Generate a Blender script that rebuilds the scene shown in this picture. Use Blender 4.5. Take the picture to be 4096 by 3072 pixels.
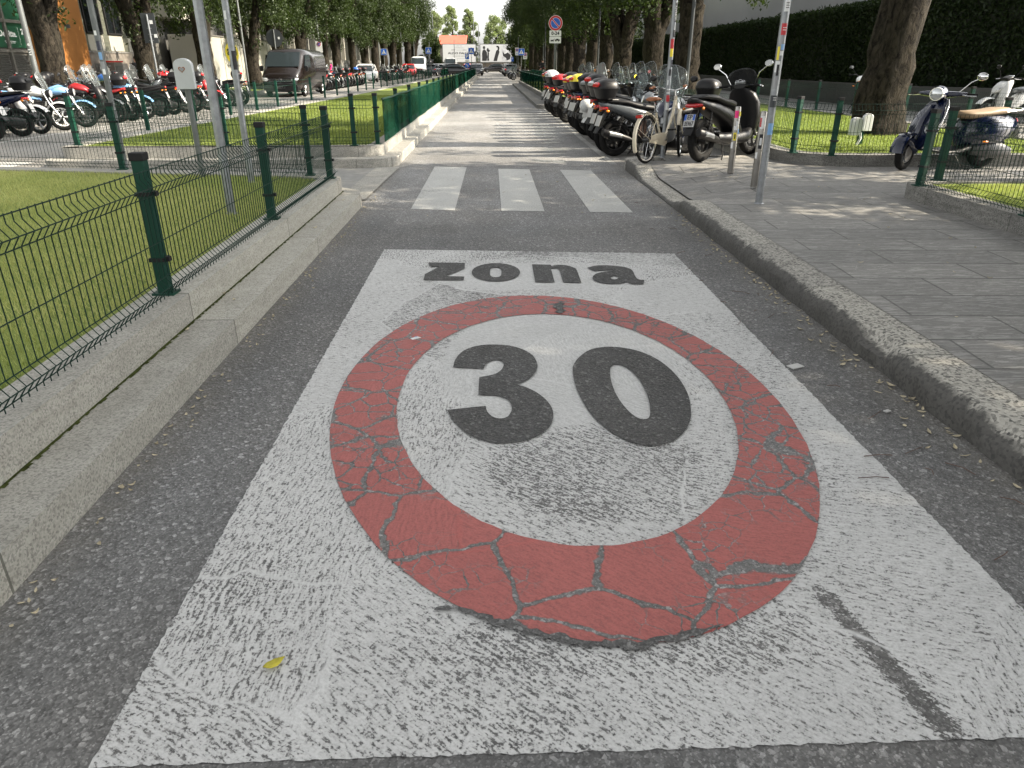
import bpy, bmesh, math, random, json
import numpy as np
from mathutils import Vector, Matrix
from mathutils.geometry import tessellate_polygon
R=math.radians; PI=math.pi
random.seed(7); rng=np.random.default_rng(7)
sc=bpy.context.scene
for o in list(bpy.data.objects): bpy.data.objects.remove(o)
C=sc.collection
# ------------------------------------------------ camera, sky, sun, exposure
cam=bpy.data.objects.new('camera',bpy.data.cameras.new('camera')); C.objects.link(cam)
cam.data.sensor_width=36; cam.data.lens=2840.5/4096*36; cam.data.clip_start=.05; cam.data.clip_end=3000
cam.location=(0,0,1.5); cam.rotation_euler=(R(90-24.296),0,R(-1.5623)); sc.camera=cam
SUN_EL=R(34); SUN_DIR=(.993,-.12)           # plan direction towards the sun (from the right, a little behind)
w=bpy.data.worlds.new('World'); sc.world=w; w.use_nodes=True
nt=w.node_tree; bg=nt.nodes['Background']; sky=nt.nodes.new('ShaderNodeTexSky'); sky.sky_type='NISHITA'
sky.sun_disc=False; sky.sun_elevation=SUN_EL; sky.sun_rotation=math.atan2(SUN_DIR[0],SUN_DIR[1]); sky.air_density=1.0; sky.dust_density=3.0; sky.ozone_density=1.0
bw=nt.nodes.new('ShaderNodeRGBToBW'); nt.links.new(sky.outputs[0],bw.inputs[0]); hs=nt.nodes.new('ShaderNodeMixRGB'); hs.inputs[0].default_value=.93; nt.links.new(sky.outputs[0],hs.inputs[1]); tn=nt.nodes.new('ShaderNodeMixRGB'); tn.blend_type='MULTIPLY'; tn.inputs[0].default_value=1; tn.inputs[2].default_value=(1,.988,.955,1); nt.links.new(bw.outputs[0],tn.inputs[1]); nt.links.new(tn.outputs[0],hs.inputs[2]); nt.links.new(hs.outputs[0],bg.inputs[0]); bg.inputs[1].default_value=.125
sl=bpy.data.lights.new('sun','SUN'); sl.energy=3.0; sl.angle=R(.5); sl.color=(1,.88,.70)
so=bpy.data.objects.new('sun',sl); C.objects.link(so)
d=Vector((SUN_DIR[0]*math.cos(SUN_EL),SUN_DIR[1]*math.cos(SUN_EL),math.sin(SUN_EL)))
so.rotation_euler=d.to_track_quat('Z','Y').to_euler(); so.location=(20,-10,30)
sc.view_settings.view_transform='Standard'; sc.view_settings.look='None'; sc.view_settings.gamma=1; sc.view_settings.exposure=2.2
sc.cycles.max_bounces=6; sc.cycles.transparent_max_bounces=16
# ------------------------------------------------ node helpers
def mat(name):
    m=bpy.data.materials.new(name); m.use_nodes=True; t=m.node_tree
    return m,t,t.nodes['Principled BSDF'],t.nodes['Material Output']
def nd(t,ty,ins=None,**k):
    n=t.nodes.new(ty)
    for a,b in k.items(): setattr(n,a,b)
    if ins:
        for a,b in ins.items():
            s=n.inputs[a]
            if isinstance(b,bpy.types.NodeSocket): t.links.new(b,s)
            else: s.default_value=b
    return n
def ramp(t,fac,stops,interp='LINEAR'):
    n=nd(t,'ShaderNodeValToRGB',{0:fac}); n.color_ramp.interpolation=interp
    e=n.color_ramp.elements
    while len(e)<len(stops): e.new(.5)
    for i,(p,c) in enumerate(stops):
        e[i].position=p; e[i].color=(c,c,c,1) if not hasattr(c,'__len__') else (*c,1)
    return n.outputs[0]
def mixc(t,f,a,b,bt='MIX'):
    n=nd(t,'ShaderNodeMix',data_type='RGBA',blend_type=bt)
    for i,v in ((0,f),(6,a),(7,b)):
        s=n.inputs[i]
        if isinstance(v,bpy.types.NodeSocket): t.links.new(v,s)
        else: s.default_value=v if i==0 else ((*v,1) if len(v)==3 else v)
    return n.outputs[2]
def mth(t,op,a,b=0.,c=None,clamp=False):
    n=nd(t,'ShaderNodeMath',operation=op,use_clamp=clamp)
    for i,v in enumerate((a,b,c)):
        if v is None: continue
        if isinstance(v,bpy.types.NodeSocket): t.links.new(v,n.inputs[i])
        else: n.inputs[i].default_value=v
    return n.outputs[0]
def coords(t,scale=(1,1,1)):
    g=nd(t,'ShaderNodeNewGeometry')
    return nd(t,'ShaderNodeMapping',{0:g.outputs['Position'],3:scale}).outputs[0]
def ocoords(t,scale=(1,1,1)):
    g=nd(t,'ShaderNodeTexCoord')
    return nd(t,'ShaderNodeMapping',{0:g.outputs['Object'],3:scale}).outputs[0]
def noise(t,v,s,det=3,rough=.5,dist=0.): return nd(t,'ShaderNodeTexNoise',{'Vector':v,'Scale':s,'Detail':det,'Roughness':rough,'Distortion':dist})
def bump(t,p,h,st=.3,dist=.01):
    b=nd(t,'ShaderNodeBump',{'Height':h,'Strength':st,'Distance':dist}); t.links.new(b.outputs[0],p.inputs['Normal'])
def pbr(name,col,rough=.5,metal=0,var=0.,vs=8,bmp=0.,coat=0,spec=.5,world=False):
    m,t,p,o=mat(name); p.inputs['Base Color'].default_value=(*col,1); p.inputs['Roughness'].default_value=rough; p.inputs['Metallic'].default_value=metal
    p.inputs['Coat Weight'].default_value=coat; p.inputs['Specular IOR Level'].default_value=spec
    v=coords(t) if world else ocoords(t)
    if var:
        n=noise(t,v,vs,4,.6).outputs[0]
        f=ramp(t,n,[(.3,0.),(.7,1.)])
        t.links.new(mixc(t,f,[c*(1-var) for c in col],[min(1,c*(1+var)) for c in col]),p.inputs['Base Color'])
    if bmp: bump(t,p,noise(t,v,vs*4,3).outputs[0],bmp,.01)
    return m
M={}
# asphalt colour network shared by road, paint gaps and lettering
def asphalt_net(t,v,base=.12):
    vo=nd(t,'ShaderNodeTexVoronoi',{'Vector':v,'Scale':75.,'Randomness':1.})
    cid=nd(t,'ShaderNodeSeparateColor',{0:vo.outputs['Color']}).outputs[0]
    chips=ramp(t,cid,[(0,base*.55),(.35,base*.85),(.8,base*1.15),(.93,base*1.5),(.97,base*2.8)])
    vo2=nd(t,'ShaderNodeTexVoronoi',{'Vector':v,'Scale':190.})
    c2=nd(t,'ShaderNodeSeparateColor',{0:vo2.outputs['Color']}).outputs[1]
    c=mixc(t,.45,chips,ramp(t,c2,[(0,base*.5),(.7,base),(.9,base*1.8),(1,base*3.)]))
    big=ramp(t,noise(t,v,.45,4,.6).outputs[0],[(.3,.72),(.7,1.26)])
    strk=ramp(t,noise(t,nd(t,'ShaderNodeMapping',{0:v,3:(1.6,.12,1)}).outputs[0],1.3,4,.6).outputs[0],[(.3,.86),(.7,1.14)])
    c=mixc(t,1.,c,big,'MULTIPLY'); c=mixc(t,1.,c,strk,'MULTIPLY')
    warm=mixc(t,noise(t,v,1.1,2).outputs[0],(1.03,1.0,.95),(.96,.99,1.02))
    return mixc(t,1.,c,warm,'MULTIPLY'),vo.outputs['Distance']
def m_asphalt(name,base):
    m,t,p,o=mat(name); v=coords(t); c,h=asphalt_net(t,v,base)
    # the road further on is paler and more worn
    t.links.new(c,p.inputs['Base Color']); p.inputs['Roughness'].default_value=.82; p.inputs['Specular IOR Level'].default_value=.35
    bump(t,p,h,.5,.012); return m
M['asphalt']=m_asphalt('asphalt',.072)
M['asphalt_crack']=m_asphalt('asphalt_crack',.105)
M['asphalt_old']=m_asphalt('asphalt_old',.16)
def m_road():
    m,t,p,o=mat('road_asphalt'); v=coords(t); c,h=asphalt_net(t,v,.145)
    y=nd(t,'ShaderNodeSeparateXYZ',{0:v}).outputs[1]
    xx=nd(t,'ShaderNodeSeparateXYZ',{0:v}).outputs[0]
    n=mth(t,'MULTIPLY',mth(t,'SUBTRACT',noise(t,v,.8,3).outputs[0],.5),1.2)
    f=nd(t,'ShaderNodeMapRange',{0:mth(t,'ADD',y,n),1:7.0,2:7.5,3:1.0,4:1.22}).outputs[0]   # a newer surfacing ends by the crossing
    f2=nd(t,'ShaderNodeMapRange',{0:y,1:11.,2:20.,3:1.0,4:1.15}).outputs[0]
    k=mth(t,'MULTIPLY',f,f2)
    seam=mth(t,'LESS_THAN',mth(t,'ABSOLUTE',mth(t,'SUBTRACT',mth(t,'ADD',y,mth(t,'MULTIPLY',n,.05)),11.75)),.02)
    k=mth(t,'MULTIPLY',k,mth(t,'SUBTRACT',1.,mth(t,'MULTIPLY',seam,.35)))
    kc=nd(t,'ShaderNodeCombineColor',{0:k,1:k,2:k}).outputs[0]
    # dust gathered in the gutter beside the kerb
    gut=nd(t,'ShaderNodeMapRange',{0:mth(t,'ADD',mth(t,'ABSOLUTE',mth(t,'SUBTRACT',xx,.28)),mth(t,'MULTIPLY',n,.25)),1:1.55,2:1.85,3:0.,4:.55}).outputs[0]
    gut=mth(t,'MULTIPLY',gut,ramp(t,noise(t,v,14,4,.7).outputs[0],[(.35,.2),(.65,1.)]))
    c=mixc(t,1.,c,kc,'MULTIPLY'); c=mixc(t,gut,c,(.17,.155,.125))
    t.links.new(c,p.inputs['Base Color']); p.inputs['Roughness'].default_value=.82; p.inputs['Specular IOR Level'].default_value=.35
    bump(t,p,h,.5,.012); return m
M['road']=m_road()
def m_paint(name,col,density,cracks=0.,wornscale=1.,angle0=0.):
    """trowelled thermoplastic: stroke ridges with their own direction in each patch, pits that show the asphalt"""
    m,t,p,o=mat(name); v=coords(t); asp,h=asphalt_net(t,v,.145)
    wv=nd(t,'ShaderNodeMixRGB',{0:.30,1:v,2:noise(t,v,1.5,4,.55).outputs[1]}).outputs[0]
    vo=nd(t,'ShaderNodeTexVoronoi',{'Vector':wv,'Scale':1.15})
    sp=nd(t,'ShaderNodeSeparateColor',{0:vo.outputs['Color']})
    ang=mth(t,'ADD',mth(t,'MULTIPLY',sp.outputs[0],1.9),angle0)
    wv3=nd(t,'ShaderNodeMixRGB',{0:.05,1:v,2:noise(t,v,3.,2).outputs[1]}).outputs[0]
    rv=nd(t,'ShaderNodeVectorRotate',{'Vector':wv3,'Angle':ang},rotation_type='Z_AXIS').outputs[0]
    sv=nd(t,'ShaderNodeMapping',{0:rv,3:(24,92,1)}).outputs[0]
    n1=noise(t,sv,1.,3,.65).outputs[0]
    n0=noise(t,v,120,3,.6).outputs[0]
    hh=mth(t,'ADD',mth(t,'MULTIPLY',n1,.55),mth(t,'MULTIPLY',n0,.45))
    # how bare each patch is: some are filled smooth, some show a lot of asphalt
    patch=mth(t,'ADD',mth(t,'MULTIPLY',mth(t,'SUBTRACT',sp.outputs[1],.5),.10),mth(t,'MULTIPLY',mth(t,'SUBTRACT',noise(t,v,1.3,3).outputs[0],.5),.22))
    thr=mth(t,'ADD',density,patch)
    xyz=nd(t,'ShaderNodeSeparateXYZ',{0:nd(t,'ShaderNodeMixRGB',{0:.22,1:v,2:noise(t,v,1.9,4,.6).outputs[1]}).outputs[0]}).outputs
    def zone(cx,cy,a,b_,soft):
        dx=mth(t,'DIVIDE',mth(t,'SUBTRACT',mth(t,'MULTIPLY',xyz[0],1.28),cx+.14),a); dy=mth(t,'DIVIDE',mth(t,'SUBTRACT',mth(t,'MULTIPLY',xyz[1],1.28),cy+.14),b_)
        r=mth(t,'ADD',mth(t,'POWER',mth(t,'ABSOLUTE',dx),2.6),mth(t,'POWER',mth(t,'ABSOLUTE',dy),2.6))
        return nd(t,'ShaderNodeMapRange',{0:r,1:1-soft,2:1+soft,3:1.,4:0.}).outputs[0]
    if name=='white_paint':
        sm=mth(t,'MAXIMUM',zone(.36,3.62,.62,.78,.15),zone(.37,5.34,.80,.36,.15)); br_=zone(.42,2.45,.44,.34,.25); br2=zone(.36,1.55,.5,.14,.5)
        raw=nd(t,'ShaderNodeSeparateXYZ',{0:nd(t,'ShaderNodeMixRGB',{0:.02,1:v,2:noise(t,v,12,3).outputs[1]}).outputs[0]}).outputs
        u_=mth(t,'ADD',mth(t,'MULTIPLY',mth(t,'SUBTRACT',raw[0],0.99+.01),0.1924),mth(t,'MULTIPLY',mth(t,'SUBTRACT',raw[1],1.68+.01),-0.9813))
        w2=mth(t,'ABSOLUTE',mth(t,'SUBTRACT',mth(t,'MULTIPLY',mth(t,'SUBTRACT',raw[0],0.99+.01),0.9813),mth(t,'MULTIPLY',mth(t,'SUBTRACT',raw[1],1.68+.01),-0.1924)))
        scr=mth(t,'MULTIPLY',nd(t,'ShaderNodeMapRange',{0:w2,1:.020,2:.042,3:1.,4:0.}).outputs[0],nd(t,'ShaderNodeMapRange',{0:mth(t,'ABSOLUTE',mth(t,'SUBTRACT',u_,0.260)),1:0.230,2:0.290,3:1.,4:0.}).outputs[0])
        thr=mth(t,'ADD',thr,mth(t,'MULTIPLY',scr,.16))
        thr=mth(t,'SUBTRACT',thr,mth(t,'MULTIPLY',sm,.13)); thr=mth(t,'ADD',thr,mth(t,'MULTIPLY',br_,.055)); thr=mth(t,'ADD',thr,mth(t,'MULTIPLY',br2,.04))
    f=nd(t,'ShaderNodeMapRange',{0:hh,1:mth(t,'SUBTRACT',thr,.028),2:mth(t,'ADD',thr,.028)}).outputs[0]
    # raised seams between trowel patches
    ve=nd(t,'ShaderNodeTexVoronoi',{'Vector':wv,'Scale':1.15},feature='DISTANCE_TO_EDGE').outputs['Distance']
    seam=nd(t,'ShaderNodeMapRange',{0:ve,1:.003,2:.010,3:1.,4:0.}).outputs[0]
    seam=mth(t,'MULTIPLY',seam,ramp(t,noise(t,v,1.9,1).outputs[0],[(.40,0.),(.50,1.)]))
    f=mth(t,'MAXIMUM',f,seam)
    tone=mixc(t,noise(t,v,3.,3).outputs[0],[c*.86 for c in col],[min(1,c*1.12) for c in col])
    tone=mixc(t,1.,tone,ramp(t,hh,[(.38,.70),(.58,1.08)]),'MULTIPLY')
    tone=mixc(t,mth(t,'MULTIPLY',noise(t,v,260,2).outputs[0],.22),tone,(.25,.25,.24))
    tone=mixc(t,mth(t,'MULTIPLY',seam,.35),tone,[min(1,c*1.12) for c in col])
    hgt=mth(t,'ADD',mth(t,'MULTIPLY',hh,1.3),mth(t,'MULTIPLY',seam,.5))
    if cracks:
        wv2=nd(t,'ShaderNodeMixRGB',{0:.10,1:v,2:noise(t,v,4,4,.65).outputs[1]}).outputs[0]
        cr=0
        for s,wd,lo,hi in ((3.3,.050,.0,.0),(8.2,.062,.68,.80),(15,.055,.54,.66)):
            e=nd(t,'ShaderNodeTexVoronoi',{'Vector':wv2,'Scale':float(s)},feature='DISTANCE_TO_EDGE').outputs['Distance']
            th=mth(t,'MULTIPLY',wd,noise(t,v,3.+s*.3,3).outputs[0])
            k=nd(t,'ShaderNodeMapRange',{0:mth(t,'SUBTRACT',e,th),1:-.006,2:.006,3:0.,4:1.}).outputs[0]
            if hi:
                msk=ramp(t,mth(t,'ADD',noise(t,v,1.6,2).outputs[0],nd(t,'ShaderNodeMapRange',{0:nd(t,'ShaderNodeSeparateXYZ',{0:v}).outputs[1],1:1.95,2:2.5,3:-.25,4:.24}).outputs[0]),[(lo-.12,1.),(hi-.12,0.)]) if s<10 else ramp(t,noise(t,v,2.1,2,.5,.3).outputs[0],[(lo-.05,1.),(hi-.05,0.)])
                k=mth(t,'MAXIMUM',k,msk)
            cr=k if not isinstance(cr,bpy.types.NodeSocket) else mth(t,'MULTIPLY',cr,k)
        f=mth(t,'MULTIPLY',mth(t,'MAXIMUM',f,ramp(t,noise(t,v,7,3).outputs[0],[(.3,.0),(.45,1.)])),cr)
        hgt=mth(t,'MULTIPLY',hgt,cr)
    else:
        f=mth(t,'MULTIPLY',f,1.)
    c=mixc(t,f,asp,tone); t.links.new(c,p.inputs['Base Color'])
    p.inputs['Roughness'].default_value=.6; p.inputs['Specular IOR Level'].default_value=.3
    bump(t,p,mth(t,'ADD',mth(t,'MULTIPLY',f,.8),hgt),.55,.006); return m
M['white_paint']=m_paint('white_paint',(.54,.545,.54),.455,0)
M['white_smooth']=m_paint('white_smooth',(.47,.475,.465),.34,0,1,.6)
M['white_bare']=m_paint('white_bare',(.50,.505,.50),.49,0,1,1.2)
M['zebra_paint']=m_paint('zebra_paint',(.42,.425,.41),.37,0,1,.2)
M['line_paint']=m_paint('line_paint',(.36,.36,.34),.42)
M['red_paint']=m_paint('red_paint',(.38,.10,.09),.36,1.)
def m_granite(name,c0,c1,joint=0.,stain=.0,sc_=140,dirt=(.06,.06,.05)):
    m,t,p,o=mat(name); v=coords(t)
    vo=nd(t,'ShaderNodeTexVoronoi',{'Vector':v,'Scale':float(sc_)}); a=nd(t,'ShaderNodeSeparateColor',{0:vo.outputs['Color']}).outputs[0]
    n=noise(t,v,60,4,.7).outputs[0]
    f=mth(t,'ADD',mth(t,'MULTIPLY',a,.5),mth(t,'MULTIPLY',n,.5))
    c=mixc(t,ramp(t,f,[(.22,0.),(.5,.75),(.75,1.)]),c0,c1)
    st=ramp(t,noise(t,nd(t,'ShaderNodeMapping',{0:v,3:(3,3,14)}).outputs[0],1.6,5,.65).outputs[0],[(.36,1.),(.62,0.)])
    c=mixc(t,mth(t,'MULTIPLY',st,stain),c,dirt)
    xyz=nd(t,'ShaderNodeSeparateXYZ',{0:v})
    if joint:
        fr=mth(t,'FRACT',mth(t,'DIVIDE',mth(t,'ADD',xyz.outputs[1],.37),joint))
        j=mth(t,'LESS_THAN',fr,.011/joint)
        fx=mth(t,'FRACT',mth(t,'DIVIDE',mth(t,'ADD',xyz.outputs[0],50.47),.93)); j2=mth(t,'LESS_THAN',fx,.009)
        side=mth(t,'GREATER_THAN',mth(t,'ABSOLUTE',nd(t,'ShaderNodeSeparateXYZ',{0:nd(t,'ShaderNodeNewGeometry').outputs['Normal']}).outputs[1]),.6)
        j=mth(t,'MAXIMUM',mth(t,'MULTIPLY',j,mth(t,'SUBTRACT',1.,side)),mth(t,'MULTIPLY',j2,side))
        bt=mixc(t,nd(t,'ShaderNodeTexWhiteNoise',{'W':mth(t,'FLOOR',mth(t,'DIVIDE',mth(t,'ADD',xyz.outputs[1],.37),joint))},noise_dimensions='1D').outputs[0],(.88,.88,.88),(1.1,1.1,1.08))
        c=mixc(t,1.,c,bt,'MULTIPLY'); c=mixc(t,mth(t,'MULTIPLY',j,.75),c,(.05,.052,.04))
    t.links.new(c,p.inputs['Base Color']); p.inputs['Roughness'].default_value=.8
    bump(t,p,f,.35,.006); return m
M['granite']=m_granite('granite',(.19,.187,.172),(.43,.42,.38),2.15,.30,dirt=(.17,.165,.135))
M['granite_light']=m_granite('granite_light',(.15,.148,.138),(.37,.36,.33),1.1,.25)
M['granite_dark']=m_granite('granite_dark',(.05,.05,.047),(.27,.265,.25),1.3,.5)
M['granite_coarse']=m_granite('granite_coarse',(.05,.05,.05),(.50,.48,.44),1.22,.12,70)
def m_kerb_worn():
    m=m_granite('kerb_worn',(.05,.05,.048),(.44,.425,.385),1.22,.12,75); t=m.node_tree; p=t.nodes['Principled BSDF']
    # near-black riser: the colour darkens on the vertical face and the broken arris
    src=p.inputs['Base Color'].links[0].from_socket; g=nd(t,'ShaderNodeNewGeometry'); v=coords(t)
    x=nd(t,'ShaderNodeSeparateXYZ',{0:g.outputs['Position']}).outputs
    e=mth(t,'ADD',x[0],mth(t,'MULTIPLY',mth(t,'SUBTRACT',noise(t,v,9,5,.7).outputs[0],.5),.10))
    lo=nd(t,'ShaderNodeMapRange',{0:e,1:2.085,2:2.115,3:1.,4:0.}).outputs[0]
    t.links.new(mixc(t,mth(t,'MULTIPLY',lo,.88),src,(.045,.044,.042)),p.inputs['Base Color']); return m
M['kerb_worn']=m_kerb_worn()
def m_slabs():
    m,t,p,o=mat('stone_slabs'); v=coords(t)
    rv=nd(t,'ShaderNodeVectorRotate',{'Vector':v,'Angle':0.04},rotation_type='Z_AXIS').outputs[0]
    br=nd(t,'ShaderNodeTexBrick',{'Vector':rv,'Color1':(.165,.163,.156,1),'Color2':(.225,.22,.208,1),'Mortar':(.085,.085,.08,1),'Scale':1.,'Mortar Size':.008,'Mortar Smooth':.1,'Bias':0.,'Brick Width':.92,'Row Height':.40})
    # riven stone: long veins running across each slab
    n=noise(t,nd(t,'ShaderNodeMapping',{0:v,3:(2.0,13,1)}).outputs[0],2.2,6,.72,1.5).outputs[0]
    c=mixc(t,1.,br.outputs[0],ramp(t,n,[(.26,.45),(.40,1.05),(.49,.68),(.57,1.55),(.72,.85)]),'MULTIPLY')
    c=mixc(t,ramp(t,noise(t,v,.7,4,.6).outputs[0],[(.55,0.),(.75,.45)]),c,(.21,.205,.19))
    t.links.new(c,p.inputs['Base Color']); p.inputs['Roughness'].default_value=.62
    bump(t,p,mth(t,'ADD',n,mth(t,'MULTIPLY',br.outputs[1],-.6)),.35,.01); return m
M['slabs']=m_slabs()
M['paving']=pbr('paving',(.20,.20,.19),.8,0,.15,9,.2,world=True)
def m_grass(name,a,b):
    m,t,p,o=mat(name); v=coords(t)
    f=mth(t,'ADD',mth(t,'MULTIPLY',noise(t,v,1.3,4).outputs[0],.6),mth(t,'MULTIPLY',noise(t,v,70,3).outputs[0],.4))
    c=mixc(t,ramp(t,f,[(.35,0.),(.65,1.)]),a,b); t.links.new(c,p.inputs['Base Color']); p.inputs['Roughness'].default_value=.9; p.inputs['Specular IOR Level'].default_value=.15
    bump(t,p,noise(t,v,90,3).outputs[0],.8,.02); return m
M['turf']=m_grass('turf',(.12,.165,.04),(.24,.29,.08))
def m_leafy(name,a,b,c3,tr=.35):
    m,t,p,o=mat(name)
    gi=nd(t,'ShaderNodeNewGeometry'); oi=nd(t,'ShaderNodeObjectInfo')
    n=noise(t,ocoords(t),.55,2).outputs[0]
    r=mth(t,'FRACT',mth(t,'ADD',gi.outputs['Random Per Island'],0.))
    c=mixc(t,r,a,b); c=mixc(t,ramp(t,mth(t,'ADD',n,mth(t,'MULTIPLY',oi.outputs['Random'],.12)),[(.45,0.),(.68,1.)]),c,c3)
    df=nd(t,'ShaderNodeBsdfDiffuse',{0:c}); tl=nd(t,'ShaderNodeBsdfTranslucent',{0:mixc(t,1.,c,(1.3,1.5,.6),'MULTIPLY')}); gl=nd(t,'ShaderNodeBsdfGlossy',{0:(.6,.65,.6,1),1:.45})
    mx=nd(t,'ShaderNodeMixShader',{0:tr,1:df.outputs[0],2:tl.outputs[0]}); m2=nd(t,'ShaderNodeMixShader',{0:.025,1:mx.outputs[0],2:gl.outputs[0]})
    t.links.new(m2.outputs[0],o.inputs[0]); return m
M['blades']=m_leafy('grass_blades',(.12,.155,.04),(.22,.26,.085),(.17,.20,.055),.3)
M['blades_dry']=m_leafy('grass_blades_soft',(.17,.21,.06),(.42,.44,.19),(.42,.41,.19),.3)
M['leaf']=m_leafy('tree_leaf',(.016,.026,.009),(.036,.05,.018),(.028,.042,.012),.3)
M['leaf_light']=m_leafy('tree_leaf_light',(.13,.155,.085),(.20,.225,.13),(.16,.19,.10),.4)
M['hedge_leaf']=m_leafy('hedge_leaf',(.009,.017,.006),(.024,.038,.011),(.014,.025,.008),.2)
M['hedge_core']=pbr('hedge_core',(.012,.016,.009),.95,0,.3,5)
def m_bark():
    m,t,p,o=mat('bark'); v=ocoords(t)
    n=noise(t,nd(t,'ShaderNodeMapping',{0:v,3:(5,5,2.2)}).outputs[0],2.2,6,.7,.6).outputs[0]
    n2=noise(t,v,1.3,3).outputs[0]
    c=mixc(t,ramp(t,n,[(.38,0.),(.5,.5),(.62,1.)]),(.006,.005,.004),(.040,.034,.026)); c=mixc(t,ramp(t,n2,[(.5,0.),(.7,.5)]),c,(.016,.016,.011))
    t.links.new(c,p.inputs['Base Color']); p.inputs['Roughness'].default_value=.9; p.inputs['Specular IOR Level'].default_value=.1; bump(t,p,n,1.,.05); return m
M['bark']=m_bark()
M['fence_green']=pbr('fence_green',(.004,.040,.026),.5,0,.12,3,spec=.25)
M['fence_wire']=pbr('fence_wire',(.003,.022,.015),.6,spec=.15)
M['cap_black']=pbr('cap_black',(.012,.012,.013),.6,spec=.25)
def m_screen():
    m,t,p,o=mat('green_screen'); v=coords(t)
    n=noise(t,nd(t,'ShaderNodeMapping',{0:v,3:(1,.5,3)}).outputs[0],2,3).outputs[0]
    c=mixc(t,n,(.003,.018,.012),(.007,.034,.022)); tr=nd(t,'ShaderNodeBsdfTransparent'); df=nd(t,'ShaderNodeBsdfDiffuse',{0:c}); 
    mx=nd(t,'ShaderNodeMixShader',{0:.72,1:tr.outputs[0],2:df.outputs[0]}); t.links.new(mx.outputs[0],o.inputs[0]); return m
M['screen']=m_screen()
M['galv']=pbr('galvanized',(.26,.275,.29),.42,.75,.22,14,.05)
M['galv_dull']=pbr('galvanized_dull',(.13,.14,.14),.5,.5,.15,6)
M['steel']=pbr('brushed_steel',(.27,.26,.245),.28,.95,.2,5)
M['chrome']=pbr('chrome',(.75,.75,.75),.12,1)
M['black']=pbr('black_plastic',(.008,.008,.009),.42,0,.2,6,.02,spec=.35)
M['black_gloss']=pbr('black_gloss',(.012,.012,.014),.15,0,0,coat=.5)
M['rubber']=pbr('rubber',(.010,.010,.010),.8,0,.25,30,.1,spec=.15)
M['grey_body']=pbr('grey_body',(.09,.10,.11),.25,.3,.05,4,coat=.4)
M['silver_body']=pbr('silver_body',(.26,.27,.28),.32,.5,coat=.3)
M['white_body']=pbr('white_body',(.55,.56,.56),.25,coat=.4)
M['red_body']=pbr('red_body',(.42,.018,.022),.25,coat=.4)
M['blue_body']=pbr('blue_body',(.03,.12,.42),.25,coat=.4)
M['lightblue_body']=pbr('lightblue_body',(.18,.36,.62),.3,coat=.3)
M['navy']=pbr('navy_body',(.003,.007,.028),.16,0,coat=.6)
M['pink']=pbr('pink_plastic',(.85,.03,.22),.35)
M['orange']=pbr('orange_plastic',(.70,.25,.02),.4)
M['yellow']=pbr('yellow_plastic',(.75,.62,.04),.35)
M['engine']=pbr('engine_metal',(.07,.07,.07),.45,.7,.3,12,.1)
M['seat_black']=pbr('seat_vinyl',(.011,.011,.012),.5,0,.1,8,.03,spec=.3)
M['seat_tan']=pbr('seat_tan',(.26,.185,.11),.55,0,.08,5,.03)
M['leather']=pbr('brown_leather',(.24,.085,.03),.5,0,.3,10,.05)
M['leather_dark']=pbr('dark_leather',(.09,.045,.03),.6,0,.2,10,.05)
M['cream']=pbr('cream_enamel',(.58,.52,.40),.35,0,.12,9)
M['lamp_glass']=pbr('lamp_glass',(.55,.57,.58),.08,.6)
M['red_lens']=pbr('red_lens',(.45,.01,.012),.15,coat=.6)
M['amber_lens']=pbr('amber_lens',(.75,.22,.01),.2,coat=.5)
M['mirror']=pbr('mirror_glass',(.75,.78,.8),.04,1)
def m_glass(name,col,tr,rough=.05):
    m,t,p,o=mat(name); a=nd(t,'ShaderNodeBsdfTransparent',{0:(*col,1)}); g=nd(t,'ShaderNodeBsdfGlossy',{0:(.45,.48,.48,1),1:rough+.1}); d=nd(t,'ShaderNodeBsdfDiffuse',{0:(.3,.31,.31,1)})
    q=nd(t,'ShaderNodeMixShader',{0:.7,1:g.outputs[0],2:d.outputs[0]})
    x=nd(t,'ShaderNodeMixShader',{0:tr,1:a.outputs[0],2:q.outputs[0]}); t.links.new(x.outputs[0],o.inputs[0]); return m
M['screen_clear']=m_glass('windscreen_clear',(.84,.88,.88),.13)
M['screen_milky']=m_glass('windscreen_milky',(.8,.85,.85),.5,.3)
M['screen_smoke']=m_glass('windscreen_smoke',(.12,.13,.13),.12)
M['car_glass']=pbr('car_glass',(.03,.04,.045),.05,.4)
M['window_glass']=pbr('window_glass',(.008,.010,.012),.08,.3,.4,1.5)
M['plate']=pbr('plate_white',(.42,.42,.41),.4)
M['plate_blue']=pbr('plate_blue',(.015,.09,.42),.4)
M['ink']=pbr('ink_black',(.015,.015,.018),.6)
M['sign_white']=pbr('sign_white',(.70,.71,.71),.4)
M['sign_blue']=pbr('sign_blue',(.01,.10,.48),.35)
M['sign_red']=pbr('sign_red',(.50,.02,.03),.35)
M['sign_back']=pbr('sign_back',(.035,.04,.045),.5)
M['concrete']=pbr('concrete',(.13,.127,.118),.85,0,.18,.9,.1,world=True)
M['concrete_dark']=pbr('concrete_dark',(.06,.06,.056),.85,0,.2,.8,.1,world=True)
M['wall_grey']=pbr('wall_grey',(.40,.405,.42),.8,0,.07,.35,world=True)
M['wall_pale']=pbr('wall_pale',(.58,.585,.60),.8,0,.05,.35,world=True)
M['panel_white']=pbr('panel_white',(.29,.28,.245),.7,0,.06,1,world=True)
M['orange_wall']=pbr('orange_wall',(.22,.085,.014),.75,0,.06,1,world=True)
M['green_panel']=pbr('green_panel',(.018,.075,.042),.3,0,.1,.5,world=True)
M['frame_grey']=pbr('frame_grey',(.10,.095,.086),.6,0,.08,2,world=True)
M['slot_dark']=pbr('slot_dark',(.03,.03,.03),.7)
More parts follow.
